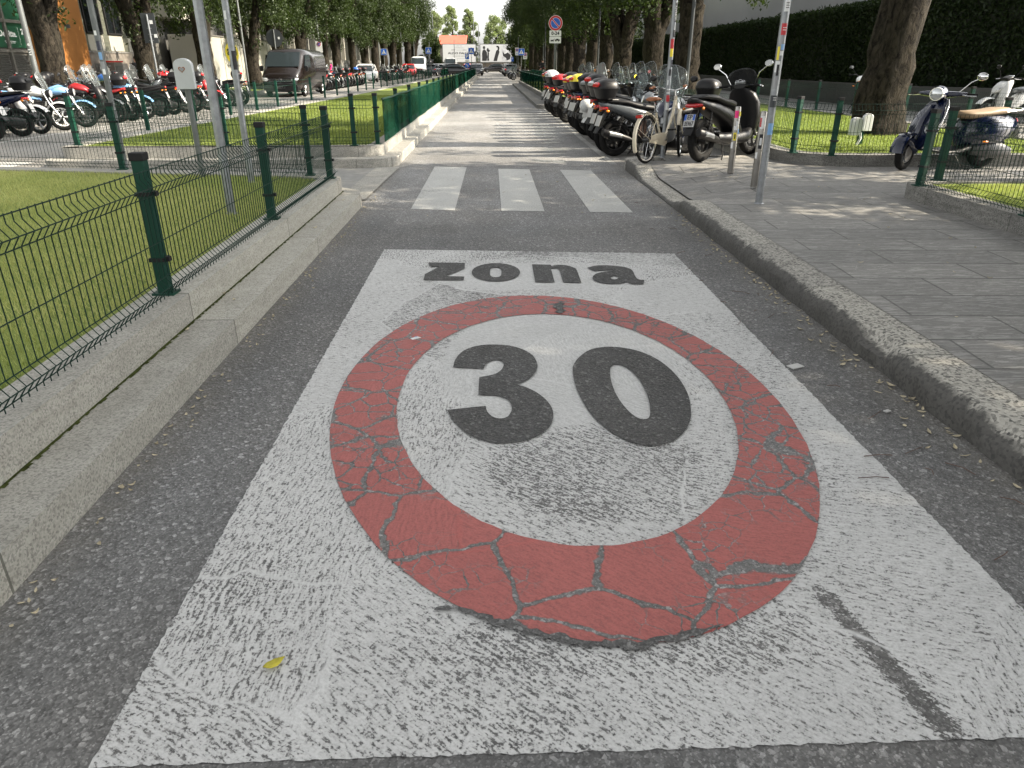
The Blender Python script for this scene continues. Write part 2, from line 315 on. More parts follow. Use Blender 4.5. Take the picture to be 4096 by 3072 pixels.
M['stone_base']=pbr('stone_base',(.13,.115,.10),.7,0,.35,3,.1,world=True)
def m_brick(name,a,b,mo,bw=.25,rh=.07):
    m,t,p,o=mat(name); v=coords(t); s=nd(t,'ShaderNodeSeparateXYZ',{0:v}); cv=nd(t,'ShaderNodeCombineXYZ',{0:mth(t,'ADD',s.outputs[0],s.outputs[1]),1:s.outputs[2]}).outputs[0]
    br=nd(t,'ShaderNodeTexBrick',{'Vector':cv,'Color1':(*a,1),'Color2':(*b,1),'Mortar':(*mo,1),'Scale':1.,'Mortar Size':.008,'Brick Width':bw,'Row Height':rh})
    c=mixc(t,.5,br.outputs[0],mixc(t,noise(t,v,5,4).outputs[0],a,b)); t.links.new(c,p.inputs['Base Color']); p.inputs['Roughness'].default_value=.85; bump(t,p,br.outputs[1],-.3,.01); return m
M['brick_green']=m_brick('brick_grey_green',(.04,.043,.034),(.10,.105,.075),(.03,.03,.025))
M['brick_wall']=m_brick('old_brick_wall',(.07,.062,.05),(.15,.13,.11),(.05,.05,.045),.3,.1)
M['roof_red']=pbr('roof_red',(.60,.13,.085),.7,0,.05,2,world=True)
M['billboard']=pbr('billboard_white',(.55,.56,.57),.5)
M['billboard_grey']=pbr('billboard_grey',(.50,.51,.53),.5,0,.35,1.5,world=True)
M['skin']=pbr('skin',(.42,.24,.17),.55)
M['hair']=pbr('hair',(.02,.014,.01),.6)
M['cloth_black']=pbr('cloth_black',(.02,.02,.022),.85)
M['cloth_grey']=pbr('cloth_grey',(.10,.10,.11),.85)
M['cloth_pink']=pbr('cloth_pink',(.55,.32,.28),.8)
M['box_grey']=pbr('box_grey',(.44,.46,.47),.55,0,.06,4)
M['leaf_dry']=pbr('dry_leaf',(.42,.37,.26),.8,0,.45,25)
M['leaf_yellow']=pbr('yellow_leaf',(.50,.44,.04),.6,0,.35,25)
M['moss']=pbr('moss',(.05,.06,.02),.95,0,.5,30,spec=.05,world=True)
# ------------------------------------------------ object helpers
KIDS={}; COUNT={}
def tag(o,label=None,cat=None,group=None,kind=None):
    if label: o['label']=label
    if cat: o['category']=cat
    if group: o['group']=group
    if kind: o['kind']=kind
    return o
def link(o,parent=None):
    C.objects.link(o)
    if parent is not None: o.parent=parent; KIDS.setdefault(parent.name,[]).append(o)
    return o
def empty(name,loc=(0,0,0),rz=0,label=None,cat=None,group=None):
    o=bpy.data.objects.new(name,None); o.empty_display_size=.2; o.location=loc; o.rotation_euler=(0,0,rz); link(o); return tag(o,label,cat,group)
def place(o,loc,rz=0,tilt=0): o.location=loc; o.rotation_euler=(tilt,0,rz)
def dup(root,loc,rz,label,group=None,mats=None,skip=(),tilt=0):
    mats=mats or {}
    def rec(o,par):
        base=o.name.split('.')[0]
        c=o.copy(); link(c,par)
        if base in mats and c.type=='MESH':
            c.material_slots[0].link='OBJECT'; c.material_slots[0].material=M[mats[base]]
        for k in KIDS.get(o.name,[]):
            if k.name.split('.')[0] in skip: continue
            rec(k,c)
        return c
    r=rec(root,None); place(r,loc,rz,tilt); r['label']=label
    if group: r['group']=group
    elif 'group' in r.keys(): del r['group']
    return r
class MB:
    def __init__(s): s.V=[]; s.F=[]
    def add(s,V,F):
        k=len(s.V); s.V+= [tuple(v) for v in V]; s.F+=[tuple(i+k for i in f) for f in F]; return s
    def box(s,c,sz,rz=0,ry=0,rx=0,taper=1.):
        a,b,h=sz[0]/2,sz[1]/2,sz[2]/2
        m=Matrix.Rotation(rz,3,'Z')@Matrix.Rotation(ry,3,'Y')@Matrix.Rotation(rx,3,'X')
        P=[Vector((x*(taper if z>0 else 1),y*(taper if z>0 else 1),z)) for z in(-h,h) for x,y in((-a,-b),(a,-b),(a,b),(-a,b))]
        return s.add([m@p+Vector(c) for p in P],[(3,2,1,0),(4,5,6,7),(0,1,5,4),(1,2,6,5),(2,3,7,6),(3,0,4,7)])
    def rings(s,rs,cap=True,closed=False):
        n=len(rs[0]); V=[p for r in rs for p in r]; F=[]
        m=len(rs)
        for i in range(m if closed else m-1):
            j=(i+1)%m
            for k in range(n): F.append((i*n+k,i*n+(k+1)%n,j*n+(k+1)%n,j*n+k))
        if cap and not closed: F.append(tuple(range(n))[::-1]); F.append(tuple((m-1)*n+k for k in range(n)))
        return s.add(V,F)
    def tube(s,pts,r,n=6,closed=False):
        P=[Vector(p) for p in pts]; m=len(P); rs=[]; up=None
        for i in range(m):
            if closed: t=(P[(i+1)%m]-P[i-1])
            else: t=P[min(i+1,m-1)]-P[max(i-1,0)]
            t.normalize()
            if up is None: up=Vector((0,0,1)) if abs(t.z)<.9 else Vector((1,0,0))
            a=t.cross(up); 
            if a.length<1e-4: a=t.orthogonal()
            a.normalize(); b=a.cross(t); up=b
            rr=r[i] if hasattr(r,'__len__') else r
            rs.append([P[i]+(a*math.cos(2*PI*k/n)+b*math.sin(2*PI*k/n))*rr for k in range(n)])
        return s.rings(rs,True,closed)
    def cyl(s,p0,p1,r0,r1=None,n=12): return s.tube([p0,p1],[r0,r0 if r1 is None else r1],n)
    def loft(s,secs,d=(0,0,1),n=14,p=2.4):
        """secs: (cx,cy,cz,halfwidth_y,half_d[,tilt]) superelliptic rings spanned by Y and d"""
        rs=[]
        for q in secs:
            cx,cy,cz,hw,hh=q[:5]; dd=Vector(d)
            if len(q)>5: dd=Matrix.Rotation(q[5],3,'Y')@dd
            r=[]
            for k in range(n):
                t=2*PI*k/n; c,sn=math.cos(t),math.sin(t)
                r.append(Vector((cx,cy,cz))+Vector((0,1,0))*hw*math.copysign(abs(c)**(2/p),c)+dd*hh*math.copysign(abs(sn)**(2/p),sn))
            rs.append(r)
        return s.rings(rs)
    def poly(s,pts,z0,z1=None,holes=()):
        """flat or extruded polygon in plan (pts of x,y) with optional holes"""
        loops=[list(pts)]+[list(h) for h in holes]
        tri=tessellate_polygon([[Vector((x,y,0)) for x,y in l] for l in loops]); flat=[q for l in loops for q in l]
        def up(f):
            a,b,c=[flat[i] for i in f]; return f if (b[0]-a[0])*(c[1]-a[1])-(b[1]-a[1])*(c[0]-a[0])>0 else f[::-1]
        tri=[up(tuple(f)) for f in tri]
        if z1 is None: return s.add([(x,y,z0) for x,y in flat],tri)
        k=len(flat); V=[(x,y,z0) for x,y in flat]+[(x,y,z1) for x,y in flat]; F=[f[::-1] for f in tri]+[tuple(i+k for i in f) for f in tri]
        o=0
        for l in loops:
            n=len(l)
            for i in range(n): F.append((o+i,o+(i+1)%n,k+o+(i+1)%n,k+o+i))
            o+=n
        return s.add(V,F)
    def torus(s,c,R_,r,axis='Y',n=28,m=8,flat=1.):
        rs=[]
        for i in range(n):
            a=2*PI*i/n; ring=[]
            for k in range(m):
                b=2*PI*k/m; rad=R_+r*math.cos(b); off=r*flat*math.sin(b)
                p={'Y':(rad*math.cos(a),off,rad*math.sin(a)),'Z':(rad*math.cos(a),rad*math.sin(a),off),'X':(off,rad*math.cos(a),rad*math.sin(a))}[axis]
                ring.append(Vector(c)+Vector(p))
            rs.append(ring)
        return s.rings(rs,False,True)
    def ball(s,c,r,n=10,m=6):
        rr=r if hasattr(r,'__len__') else (r,r,r); rs=[]
        for i in range(1,m):
            a=PI*i/m; rs.append([Vector(c)+Vector((rr[0]*math.sin(a)*math.cos(2*PI*k/n),rr[1]*math.sin(a)*math.sin(2*PI*k/n),rr[2]*math.cos(a))) for k in range(n)])
        return s.rings(rs)
    def build(s,name,mt,parent=None,smooth=35,bevel=0,loc=None):
        me=bpy.data.meshes.new(name); me.from_pydata(s.V,[],s.F); me.validate()
        bm=bmesh.new(); bm.from_mesh(me); bmesh.ops.recalc_face_normals(bm,faces=bm.faces); bm.to_mesh(me); bm.free()
        me.materials.append(M[mt] if isinstance(mt,str) else mt)
        if smooth: me.polygons.foreach_set('use_smooth',[True]*len(me.polygons)); me.set_sharp_from_angle(angle=R(smooth))
        o=bpy.data.objects.new(name,me); link(o,parent)
        if loc is not None: o.location=loc
        if bevel: b=o.modifiers.new('bevel','BEVEL'); b.width=bevel; b.segments=2; b.limit_method='ANGLE'; b.angle_limit=R(40)
        return o
def sheet(name,pts,z,mt,label=None,holes=(),kind='structure'):
    o=MB().poly(pts,z,None,holes).build(name,mt,None,0); return tag(o,label,None,None,kind)
def rawmesh(name,V,F,mt,parent=None,smooth=False):
    """V (n,3), F (m,k) numpy arrays"""
    me=bpy.data.meshes.new(name); k=F.shape[1]; me.vertices.add(len(V)); me.vertices.foreach_set('co',V.astype(np.float32).ravel())
    me.loops.add(F.size); me.loops.foreach_set('vertex_index',F.astype(np.int32).ravel())
    me.polygons.add(len(F)); me.polygons.foreach_set('loop_start',np.arange(0,F.size,k,dtype=np.int32)); me.polygons.foreach_set('loop_total',np.full(len(F),k,np.int32))
    me.update(calc_edges=True); me.validate(); me.materials.append(M[mt])
    o=bpy.data.objects.new(name,me); link(o,parent); return o
FONT=None
def text_mb(txt,size,fn,bold=False,width=None,align='CENTER',stretch=1.):
    """letters as flat mesh; fn maps (u,v) in the lettering plane to 3-D"""
    cu=bpy.data.curves.new('t','FONT'); cu.body=txt; cu.size=size; cu.align_x=align; cu.align_y='CENTER'; cu.resolution_u=2
    if bold: cu.offset=size*.03
    o=bpy.data.objects.new('t',cu); C.objects.link(o); bpy.context.view_layer.update()
    me=bpy.data.meshes.new_from_object(o.evaluated_get(bpy.context.evaluated_depsgraph_get()))
    xs=[v.co.x for v in me.vertices] or [0]; k=stretch
    if width: k=width/max(1e-6,max(xs)-min(xs))
    b=MB().add([fn(v.co.x*k,v.co.y) for v in me.vertices],[tuple(p.vertices) for p in me.polygons])
    bpy.data.objects.remove(o); bpy.data.curves.remove(cu); bpy.data.meshes.remove(me); return b
def roundpoly(pts,rad,n=6):
    """round the corners of a plan polygon; rad = one value or one per corner"""
    out=[];N=len(pts)
    for i,p in enumerate(pts):
        r=rad[i] if hasattr(rad,'__len__') else rad; P=Vector(p); A=Vector(pts[i-1]); B=Vector(pts[(i+1)%N])
        if r<=0: out.append(tuple(P)); continue
        a=(A-P).normalized(); b=(B-P).normalized(); r=min(r,(A-P).length*.45,(B-P).length*.45)
        p0=P+a*r; p1=P+b*r
        for k in range(n+1):
            t=k/n; out.append(tuple((1-t)**2*p0+2*t*(1-t)*P+t*t*p1))
    return out
def inset(pts,d):
    """move a counter-clockwise plan polygon inwards by d"""
    N=len(pts); out=[]
    for i in range(N):
        p=Vector(pts[i]); a=(p-Vector(pts[i-1])); b=(Vector(pts[(i+1)%N])-p)
        if a.length<1e-6: a=b
        if b.length<1e-6: b=a
        a.normalize(); b.normalize(); na=Vector((-a.y,a.x)); nb=Vector((-b.y,b.x)); m=(na+nb)
        m=m/max(.4,m.length_squared)*2 if m.length>1e-6 else na
        out.append(tuple(p+m*d))
    return out
# ------------------------------------------------ ground, road, paint
sheet('ground',[(-400,-200),(400,-200),(400,700),(-400,700)],-.012,'asphalt_old')
sheet('road',[(-13.2,-8),(4.6,-8),(4.6,152),(-13.2,152)],0,'road')
PZ=.003
def ragged(P,step=.02,j=.004):
    out=[]
    for i in range(len(P)):
        a=Vector(P[i]); b_=Vector(P[(i+1)%len(P)]); n=int((b_-a).length/step)
        for k in range(n): q=a.lerp(b_,k/n); out.append((q.x+random.uniform(-j,j),q.y+random.uniform(-j,j)))
    return out
sheet('road_marking',ragged([(-.955,1.17),(1.585,1.19),(1.565,6.02),(-.96,6.24)]),PZ,'white_paint','white trowelled panel painted on the asphalt')
GL=json.loads('''{"three":[[[-0.221,3.532],[-0.22,3.557],[-0.219,3.594],[-0.215,3.632],[-0.208,3.67],[-0.198,3.708],[-0.186,3.742],[-0.174,3.769],[-0.16,3.79],[-0.143,3.81],[-0.124,3.827],[-0.103,3.842],[-0.08,3.853],[-0.057,3.86],[-0.032,3.863],[-0.007,3.864],[0.02,3.862],[0.049,3.857],[0.076,3.849],[0.101,3.837],[0.125,3.822],[0.147,3.802],[0.17,3.776],[0.19,3.746],[0.207,3.715],[0.219,3.68],[0.227,3.643],[0.232,3.609],[0.235,3.578],[0.235,3.548],[0.233,3.519],[0.228,3.491],[0.222,3.462],[0.213,3.434],[0.202,3.406],[0.187,3.378],[0.172,3.353],[0.152,3.33],[0.131,3.309],[0.117,3.295],[0.126,3.288],[0.14,3.278],[0.156,3.265],[0.171,3.248],[0.188,3.229],[0.204,3.206],[0.219,3.181],[0.234,3.152],[0.246,3.123],[0.256,3.094],[0.264,3.064],[0.27,3.035],[0.273,3.007],[0.274,2.979],[0.273,2.951],[0.27,2.919],[0.264,2.886],[0.256,2.856],[0.247,2.831],[0.236,2.809],[0.223,2.788],[0.207,2.767],[0.189,2.748],[0.17,2.731],[0.15,2.717],[0.128,2.706],[0.107,2.697],[0.086,2.691],[0.065,2.687],[0.045,2.685],[0.026,2.684],[0.008,2.686],[-0.01,2.69],[-0.028,2.698],[-0.046,2.71],[-0.065,2.723],[-0.084,2.738],[-0.103,2.755],[-0.122,2.775],[-0.138,2.799],[-0.153,2.825],[-0.167,2.852],[-0.18,2.878],[-0.192,2.904],[-0.203,2.931],[-0.211,2.962],[-0.218,2.992],[-0.222,3.014],[-0.043,3.052],[-0.041,3.036],[-0.039,3.013],[-0.035,2.992],[-0.029,2.974],[-0.022,2.957],[-0.013,2.942],[-0.003,2.931],[0.008,2.922],[0.02,2.917],[0.032,2.918],[0.046,2.923],[0.057,2.932],[0.065,2.946],[0.071,2.963],[0.076,2.981],[0.08,2.999],[0.082,3.019],[0.082,3.04],[0.079,3.063],[0.075,3.088],[0.068,3.11],[0.058,3.128],[0.044,3.144],[0.03,3.156],[0.016,3.164],[0.001,3.168],[-0.016,3.172],[-0.038,3.174],[-0.062,3.176],[-0.079,3.177],[-0.078,3.394],[-0.059,3.401],[-0.032,3.411],[-0.008,3.424],[0.008,3.437],[0.02,3.453],[0.03,3.471],[0.039,3.491],[0.046,3.514],[0.05,3.535],[0.052,3.555],[0.052,3.574],[0.049,3.591],[0.043,3.605],[0.036,3.617],[0.027,3.626],[0.018,3.63],[0.007,3.63],[-0.003,3.627],[-0.014,3.619],[-0.024,3.607],[-0.034,3.593],[-0.041,3.578],[-0.046,3.561],[-0.05,3.545],[-0.053,3.529],[-0.055,3.515],[-0.056,3.505]]],"zero":[[[0.42,3.481],[0.415,3.426],[0.412,3.36],[0.411,3.293],[0.413,3.229],[0.418,3.164],[0.425,3.101],[0.433,3.039],[0.443,2.979],[0.455,2.926],[0.469,2.879],[0.485,2.838],[0.503,2.799],[0.523,2.761],[0.545,2.726],[0.567,2.697],[0.59,2.677],[0.614,2.662],[0.637,2.652],[0.658,2.646],[0.678,2.645],[0.699,2.649],[0.722,2.656],[0.746,2.668],[0.769,2.684],[0.792,2.704],[0.814,2.728],[0.835,2.756],[0.854,2.788],[0.873,2.823],[0.889,2.859],[0.903,2.894],[0.914,2.929],[0.924,2.969],[0.935,3.018],[0.946,3.072],[0.954,3.128],[0.959,3.184],[0.961,3.243],[0.961,3.301],[0.958,3.357],[0.952,3.413],[0.943,3.467],[0.931,3.521],[0.916,3.573],[0.898,3.621],[0.878,3.663],[0.854,3.7],[0.829,3.731],[0.803,3.756],[0.775,3.775],[0.746,3.79],[0.717,3.802],[0.686,3.809],[0.655,3.81],[0.622,3.804],[0.588,3.793],[0.556,3.772],[0.526,3.74],[0.499,3.699],[0.476,3.659],[0.458,3.623],[0.445,3.588],[0.434,3.556],[0.427,3.533],[0.423,3.514]],[[0.614,3.439],[0.609,3.401],[0.604,3.357],[0.601,3.311],[0.6,3.26],[0.6,3.207],[0.602,3.158],[0.606,3.114],[0.611,3.073],[0.617,3.036],[0.625,3.0],[0.633,2.966],[0.643,2.939],[0.652,2.919],[0.662,2.905],[0.672,2.896],[0.683,2.891],[0.693,2.892],[0.702,2.897],[0.71,2.905],[0.716,2.918],[0.723,2.937],[0.73,2.963],[0.736,2.996],[0.742,3.032],[0.747,3.07],[0.751,3.11],[0.754,3.154],[0.755,3.203],[0.754,3.256],[0.752,3.307],[0.748,3.353],[0.741,3.397],[0.734,3.436],[0.724,3.471],[0.713,3.5],[0.7,3.523],[0.687,3.539],[0.673,3.548],[0.661,3.55],[0.649,3.543],[0.639,3.53],[0.63,3.513],[0.624,3.493],[0.619,3.469]]],"z":[[[-0.529,5.75],[-0.231,5.726],[-0.226,5.554],[-0.362,5.331],[-0.222,5.318],[-0.223,5.218],[-0.527,5.234],[-0.529,5.394],[-0.433,5.617],[-0.51,5.629]]],"o":[[[0.212,5.429],[0.205,5.37],[0.189,5.316],[0.165,5.268],[0.135,5.23],[0.1,5.201],[0.061,5.184],[0.02,5.179],[-0.02,5.186],[-0.059,5.205],[-0.094,5.236],[-0.124,5.276],[-0.147,5.325],[-0.162,5.38],[-0.168,5.439],[-0.164,5.499],[-0.152,5.556],[-0.129,5.608],[-0.099,5.652],[-0.062,5.686],[-0.02,5.706],[0.024,5.712],[0.068,5.703],[0.109,5.681],[0.146,5.646],[0.175,5.6],[0.197,5.547],[0.209,5.488]],[[0.066,5.433],[0.064,5.371],[0.059,5.336],[0.051,5.312],[0.039,5.298],[0.02,5.294],[0.0,5.299],[-0.011,5.314],[-0.019,5.338],[-0.024,5.374],[-0.025,5.435],[-0.024,5.498],[-0.019,5.535],[-0.011,5.56],[0.001,5.576],[0.022,5.581],[0.042,5.575],[0.053,5.559],[0.061,5.532],[0.066,5.495]]],"n":[[[0.317,5.667],[0.47,5.65],[0.472,5.607],[0.484,5.618],[0.501,5.633],[0.521,5.643],[0.544,5.644],[0.569,5.639],[0.592,5.629],[0.611,5.611],[0.628,5.589],[0.641,5.566],[0.651,5.551],[0.657,5.536],[0.661,5.506],[0.663,5.454],[0.662,5.389],[0.661,5.322],[0.66,5.248],[0.659,5.174],[0.658,5.122],[0.523,5.142],[0.525,5.382],[0.525,5.42],[0.524,5.473],[0.521,5.516],[0.513,5.536],[0.503,5.544],[0.492,5.546],[0.481,5.54],[0.47,5.527],[0.462,5.517],[0.459,5.138],[0.315,5.153]]],"a":[[[0.753,5.545],[0.772,5.564],[0.8,5.59],[0.829,5.61],[0.859,5.619],[0.889,5.621],[0.919,5.62],[0.948,5.614],[0.976,5.605],[1.003,5.593],[1.029,5.579],[1.054,5.563],[1.074,5.542],[1.087,5.519],[1.097,5.49],[1.101,5.453],[1.1,5.398],[1.095,5.335],[1.092,5.282],[1.093,5.246],[1.097,5.219],[1.103,5.2],[1.116,5.191],[1.132,5.189],[1.143,5.188],[1.114,5.074],[1.088,5.076],[1.051,5.079],[1.023,5.086],[1.012,5.104],[1.009,5.127],[1.003,5.139],[0.989,5.131],[0.972,5.113],[0.951,5.099],[0.924,5.092],[0.892,5.089],[0.862,5.091],[0.837,5.099],[0.814,5.112],[0.794,5.129],[0.778,5.153],[0.765,5.181],[0.757,5.21],[0.756,5.237],[0.759,5.264],[0.765,5.291],[0.775,5.32],[0.789,5.349],[0.805,5.374],[0.826,5.396],[0.85,5.415],[0.875,5.43],[0.902,5.44],[0.929,5.447],[0.948,5.451],[0.94,5.481],[0.918,5.477],[0.886,5.471],[0.857,5.465],[0.833,5.458],[0.813,5.449],[0.799,5.443]],[[0.902,5.271],[0.91,5.286],[0.922,5.301],[0.933,5.309],[0.942,5.305],[0.95,5.293],[0.955,5.281],[0.957,5.268],[0.956,5.255],[0.953,5.242],[0.945,5.228],[0.935,5.213],[0.924,5.205],[0.915,5.207],[0.907,5.216],[0.901,5.227],[0.898,5.241],[0.898,5.256]]],"cracks":[[[[-0.034,2.021],[-0.07,1.939],[-0.058,1.849],[-0.066,1.746],[-0.103,1.67]],0.03],[[[0.211,1.835],[0.211,1.758],[0.191,1.681],[0.127,1.609],[0.094,1.584]],0.03],[[[0.578,1.81],[0.574,1.709],[0.594,1.633],[0.602,1.57]],0.055],[[[-0.188,1.672],[-0.11,1.67],[0.006,1.604],[0.13,1.554],[0.25,1.52],[0.383,1.507],[0.498,1.53],[0.599,1.558],[0.663,1.581]],0.035],[[[0.456,4.665],[0.438,4.407]],0.085],[[[0.363,4.426],[0.544,4.386]],0.03],[[[0.041,2.037],[-0.082,2.152],[-0.199,2.282],[-0.254,2.359]],0.02],[[[0.331,1.946],[0.45,1.953],[0.51,1.958]],0.045],[[[-0.034,2.021],[0.071,2.026],[0.159,1.999]],0.02],[[[0.808,1.962],[0.868,1.879],[0.911,1.801],[0.924,1.78]],0.03],[[[0.924,1.78],[0.86,1.701]],0.03],[[[-0.543,2.337],[-0.476,2.176],[-0.373,1.994],[-0.303,1.889]],0.02],[[[-0.645,2.517],[-0.535,2.336],[-0.487,2.35],[-0.362,2.426]],0.015],[[[-0.739,3.272],[-0.622,3.36],[-0.479,3.372]],0.012],[[[-0.412,4.386],[-0.315,4.176],[-0.182,4.213]],0.012],[[[-0.095,4.729],[-0.043,4.491]],0.02],[[[1.107,2.917],[1.22,2.892],[1.332,2.867]],0.014],[[[1.168,2.829],[1.146,2.707],[1.203,2.628],[1.288,2.607]],0.014],[[[1.38,3.225],[1.371,3.025],[1.355,2.824]],0.02],[[[0.906,4.065],[1.015,4.077],[1.154,4.097]],0.012],[[[1.263,3.732],[1.295,3.633],[1.335,3.569]],0.012],[[[0.519,1.86],[0.564,1.811]],0.008],[[[0.345,1.838],[0.36,1.754],[0.327,1.715]],0.01],[[[-0.41,2.044],[-0.269,2.143],[-0.149,2.252]],0.008],[[[0.481,1.959],[0.494,1.878],[0.578,1.81]],0.008]]}''')
def ellipse(cx,cy,a,b,th,n=96,j=0.):
    out=[]
    for i in range(n):
        t=2*PI*i/n; r=1+random.uniform(-j,j); x,y=a*r*math.cos(t),b*r*math.sin(t); out.append((cx+x*math.cos(th)-y*math.sin(th),cy+x*math.sin(th)+y*math.cos(th)))
    return out
sheet('road_marking',ellipse(.302,3.166,1.072,1.658,.0664,120,.002),PZ+.004,'red_paint','cracked red ring',holes=[ellipse(.325,3.19,.797,1.227,.0213,120,.003)])
for nme,key in (('figure three','three'),('figure zero','zero'),('letter z','z'),('letter o','o'),('letter n','n'),('letter a','a')):
    L=GL[key]; sheet('road_lettering',L[0],PZ+.0065,'asphalt','bare asphalt '+nme,holes=L[1:])
def jag_strip(pts,wd,jit=.5,step=.03):
    P=[Vector(p) for p in pts]; L=[];Rr=[]
    for i in range(len(P)-1):
        a,b=P[i],P[i+1]; n=max(1,int((b-a).length/step)); d_=(b-a).normalized(); nn=Vector((-d_.y,d_.x))
        for k in range(n):
            q=a+(b-a)*k/n; e=wd*.40*(.35+.65*math.sin(PI*min(.97,max(.06,((i+k/n)/(len(P)-1))))))
            L.append(q+nn*e*random.uniform(1-jit,1+jit)+d_*random.uniform(-.3,.3)*step); Rr.append(q-nn*e*random.uniform(1-jit,1+jit)+d_*random.uniform(-.3,.3)*step)
    L.append(P[-1]); V=[(p.x,p.y,PZ+.0085) for p in L]+[(p.x,p.y,PZ+.0085) for p in Rr]
    m=len(L); F=[]
    for i in range(len(Rr)-1): F.append((i,i+1,m+i+1,m+i))
    F.append((len(Rr)-1,m-1,m+len(Rr)-1)); return V,F
b=MB()
for L,wd in [GL['cracks'][i_] for i_ in (3,4)]: b.add(*jag_strip(L,wd,.75,.018))
tag(b.build('paint_crack','asphalt_crack',None,0),'wide cracks where the red ring has broken away',None,None,'structure')
for q in ([(-.91,11.77),(-.40,11.65),(-.42,8.05),(-.92,8.15)],[(.10,11.47),(.58,11.41),(.58,7.97),(.10,8.01)],[(1.05,11.34),(1.52,11.23),(1.55,7.87),(1.08,7.92)]):
    sheet('crossing_stripe',q,PZ,'zebra_paint')
sheet('lane_line',[(1.88,29.6),(1.98,29.6),(2.04,11.95),(1.93,11.95)],PZ,'line_paint')
for y in range(13,28,1): sheet('bay_line',[(2.04,y+.4),(4.3,y+.25),(4.3,y+.33),(2.04,y+.48)],PZ,'line_paint')
for x in (-1.02,-.38,.25,.88): sheet('stop_dash',[(x,59.6),(x+.4,59.6),(x+.4,60.9),(x,60.9)],PZ,'zebra_paint')
sheet('lane_line',[(-10.3,14),(-10.18,14),(-9.5,45),(-9.62,45)],PZ,'line_paint')
sheet('crossing_stripe',[(-8.6,11.9),(-7.6,11.9),(-7.6,12.5),(-8.6,12.5)],PZ,'zebra_paint')
sheet('crossing_stripe',[(-10.6,14.2),(-9.7,14.2),(-9.7,14.9),(-10.6,14.9)],PZ,'zebra_paint')
# ------------------------------------------------ raised beds with kerbs
def bed(low,up,zl,zu,m_low,m_up,topz=None,wk=.24,grass=True):
    if low: tag(MB().poly(low,-.05,zl).build('kerb',m_low,None,0,.012),'granite step round a raised lawn',None,None,'structure')
    inn=inset(up,wk)
    tag(MB().poly(up,(zl if low else zl)-.03,zu,[inn]).build('kerb',m_up,None,0,.012),'granite edging of a raised lawn',None,None,'structure')
    if grass: sheet('lawn',inn,zu-.02,'turf')
    return inn
ZL,ZU=.15,.31
low1=roundpoly([(-9.5,-4),(-1.50,-4),(-1.50,8.75),(-2.1,9.0),(-9.5,10.3)],[0,0,.35,.1,0])
up1=roundpoly([(-9.3,-3.8),(-1.73,-3.8),(-1.73,8.52),(-2.25,8.78),(-9.3,10.05)],[0,0,.12,.1,0])
inn1=bed(None,up1,ZL,ZU,'granite','granite')
tag(MB().poly([(-3,-4)]+[p for p in roundpoly([(-1.50,-4),(-1.50,8.55),(-2.0,8.9),(-3,8.9)],[0,.32,.05,0])],-.05,ZL).build('kerb','granite',None,0,.012),'lower granite step along the near lawn',None,None,'structure')
low2=roundpoly([(-1.50,11.55),(-1.48,59),(-1.40,90),(-4.9,90),(-5.35,61),(-5.95,35),(-6.9,12.2),(-6.9,11.42)],[.5,0,0,.3,0,0,0,.3])
up2=roundpoly([(-1.73,11.8),(-1.72,59),(-1.64,89.7),(-4.7,89.7),(-5.25,61),(-5.83,35),(-6.78,12.6),(-6.72,11.68)],[.4,0,0,.3,0,0,0,.25])
inn2=bed(low2,up2,ZL,ZU,'granite_light','granite_light')
b=MB(); r_=random.Random(4)
for i in range(260):
    y=1.2+i*.028; a=r_.uniform(.002,.016); b.add([(-1.735,y,.1525),(-1.722+a,y,.1525),(-1.722+a*r_.uniform(.6,1.3),y+.03,.1525),(-1.735,y+.03,.1525)],[(0,1,2,3)])
tag(b.build('moss','moss',None,0),'dark moss in the joint between the two granite steps at the left','moss',None,'stuff')
sheet('pavement',[(-8.5,8.6),(-1.86,8.6),(-1.82,11.7),(-8.5,11.6)],.012,'paving')
sheet('pavement',[(-1.86,8.7),(-1.52,8.7),(-1.45,11.6),(-1.82,11.6)],.018,'granite_light')
# right-hand pavement with a dropped kerb at the crossing
def pav_h(x,y):
    k=max(0,min(1,(y-7.7)/.8))*max(0,min(1,(10.9-y)/.8)); k=k*k*(3-2*k); f=max(0,min(1,(3.3-x)/1.1)); return .15-.125*k*f
def kerb_right():
    b=MB(); ys=[-4+i*.045 for i in range(int((11.35+4)/.045))]; rs=[]
    r2=random.Random(3); chip=0
    def jn(y,s): return math.sin(y*7.1+s)*.4+math.sin(y*17.3+2*s)*.35+math.sin(y*41+s*3)*.25
    for y in ys:
        h=pav_h(2.2,y)-.002; rag=1. if y<8.1 else .25
        edge=2.075+rag*(.014*jn(y,1)+r2.uniform(-.010,.010)); drop=rag*(.014+.012*abs(jn(y,4)))
        if 3.35<y<3.75: edge+=.05*math.sin((y-3.35)/.4*PI); drop+=.02
        if 2.3<y<2.62: edge+=.03; drop+=.02
        if abs((y+.37)%1.22)<.05: edge+=.008; drop+=.008
        foot=2.055+.01*rag*jn(y,9)
        rs.append([(foot,y,-.03),(foot+.005*jn(y,2),y,h*.45),(edge-.012,y,max(.0,h-drop-.02)),(edge+.022*rag+.005,y,h-.004),(edge+.07,y,h+.001),(2.335,y,h),(2.335,y,-.03)])
    n=7; V=[p for r in rs for p in r]; F=[(i*n+k,i*n+k+1,(i+1)*n+k+1,(i+1)*n+k) for i in range(len(rs)-1) for k in range(n-1)]
    b.add(V,F); return tag(b.build('kerb','kerb_worn',None,60),'worn coarse granite kerb of the right-hand pavement',None,None,'structure')
kerb_right()
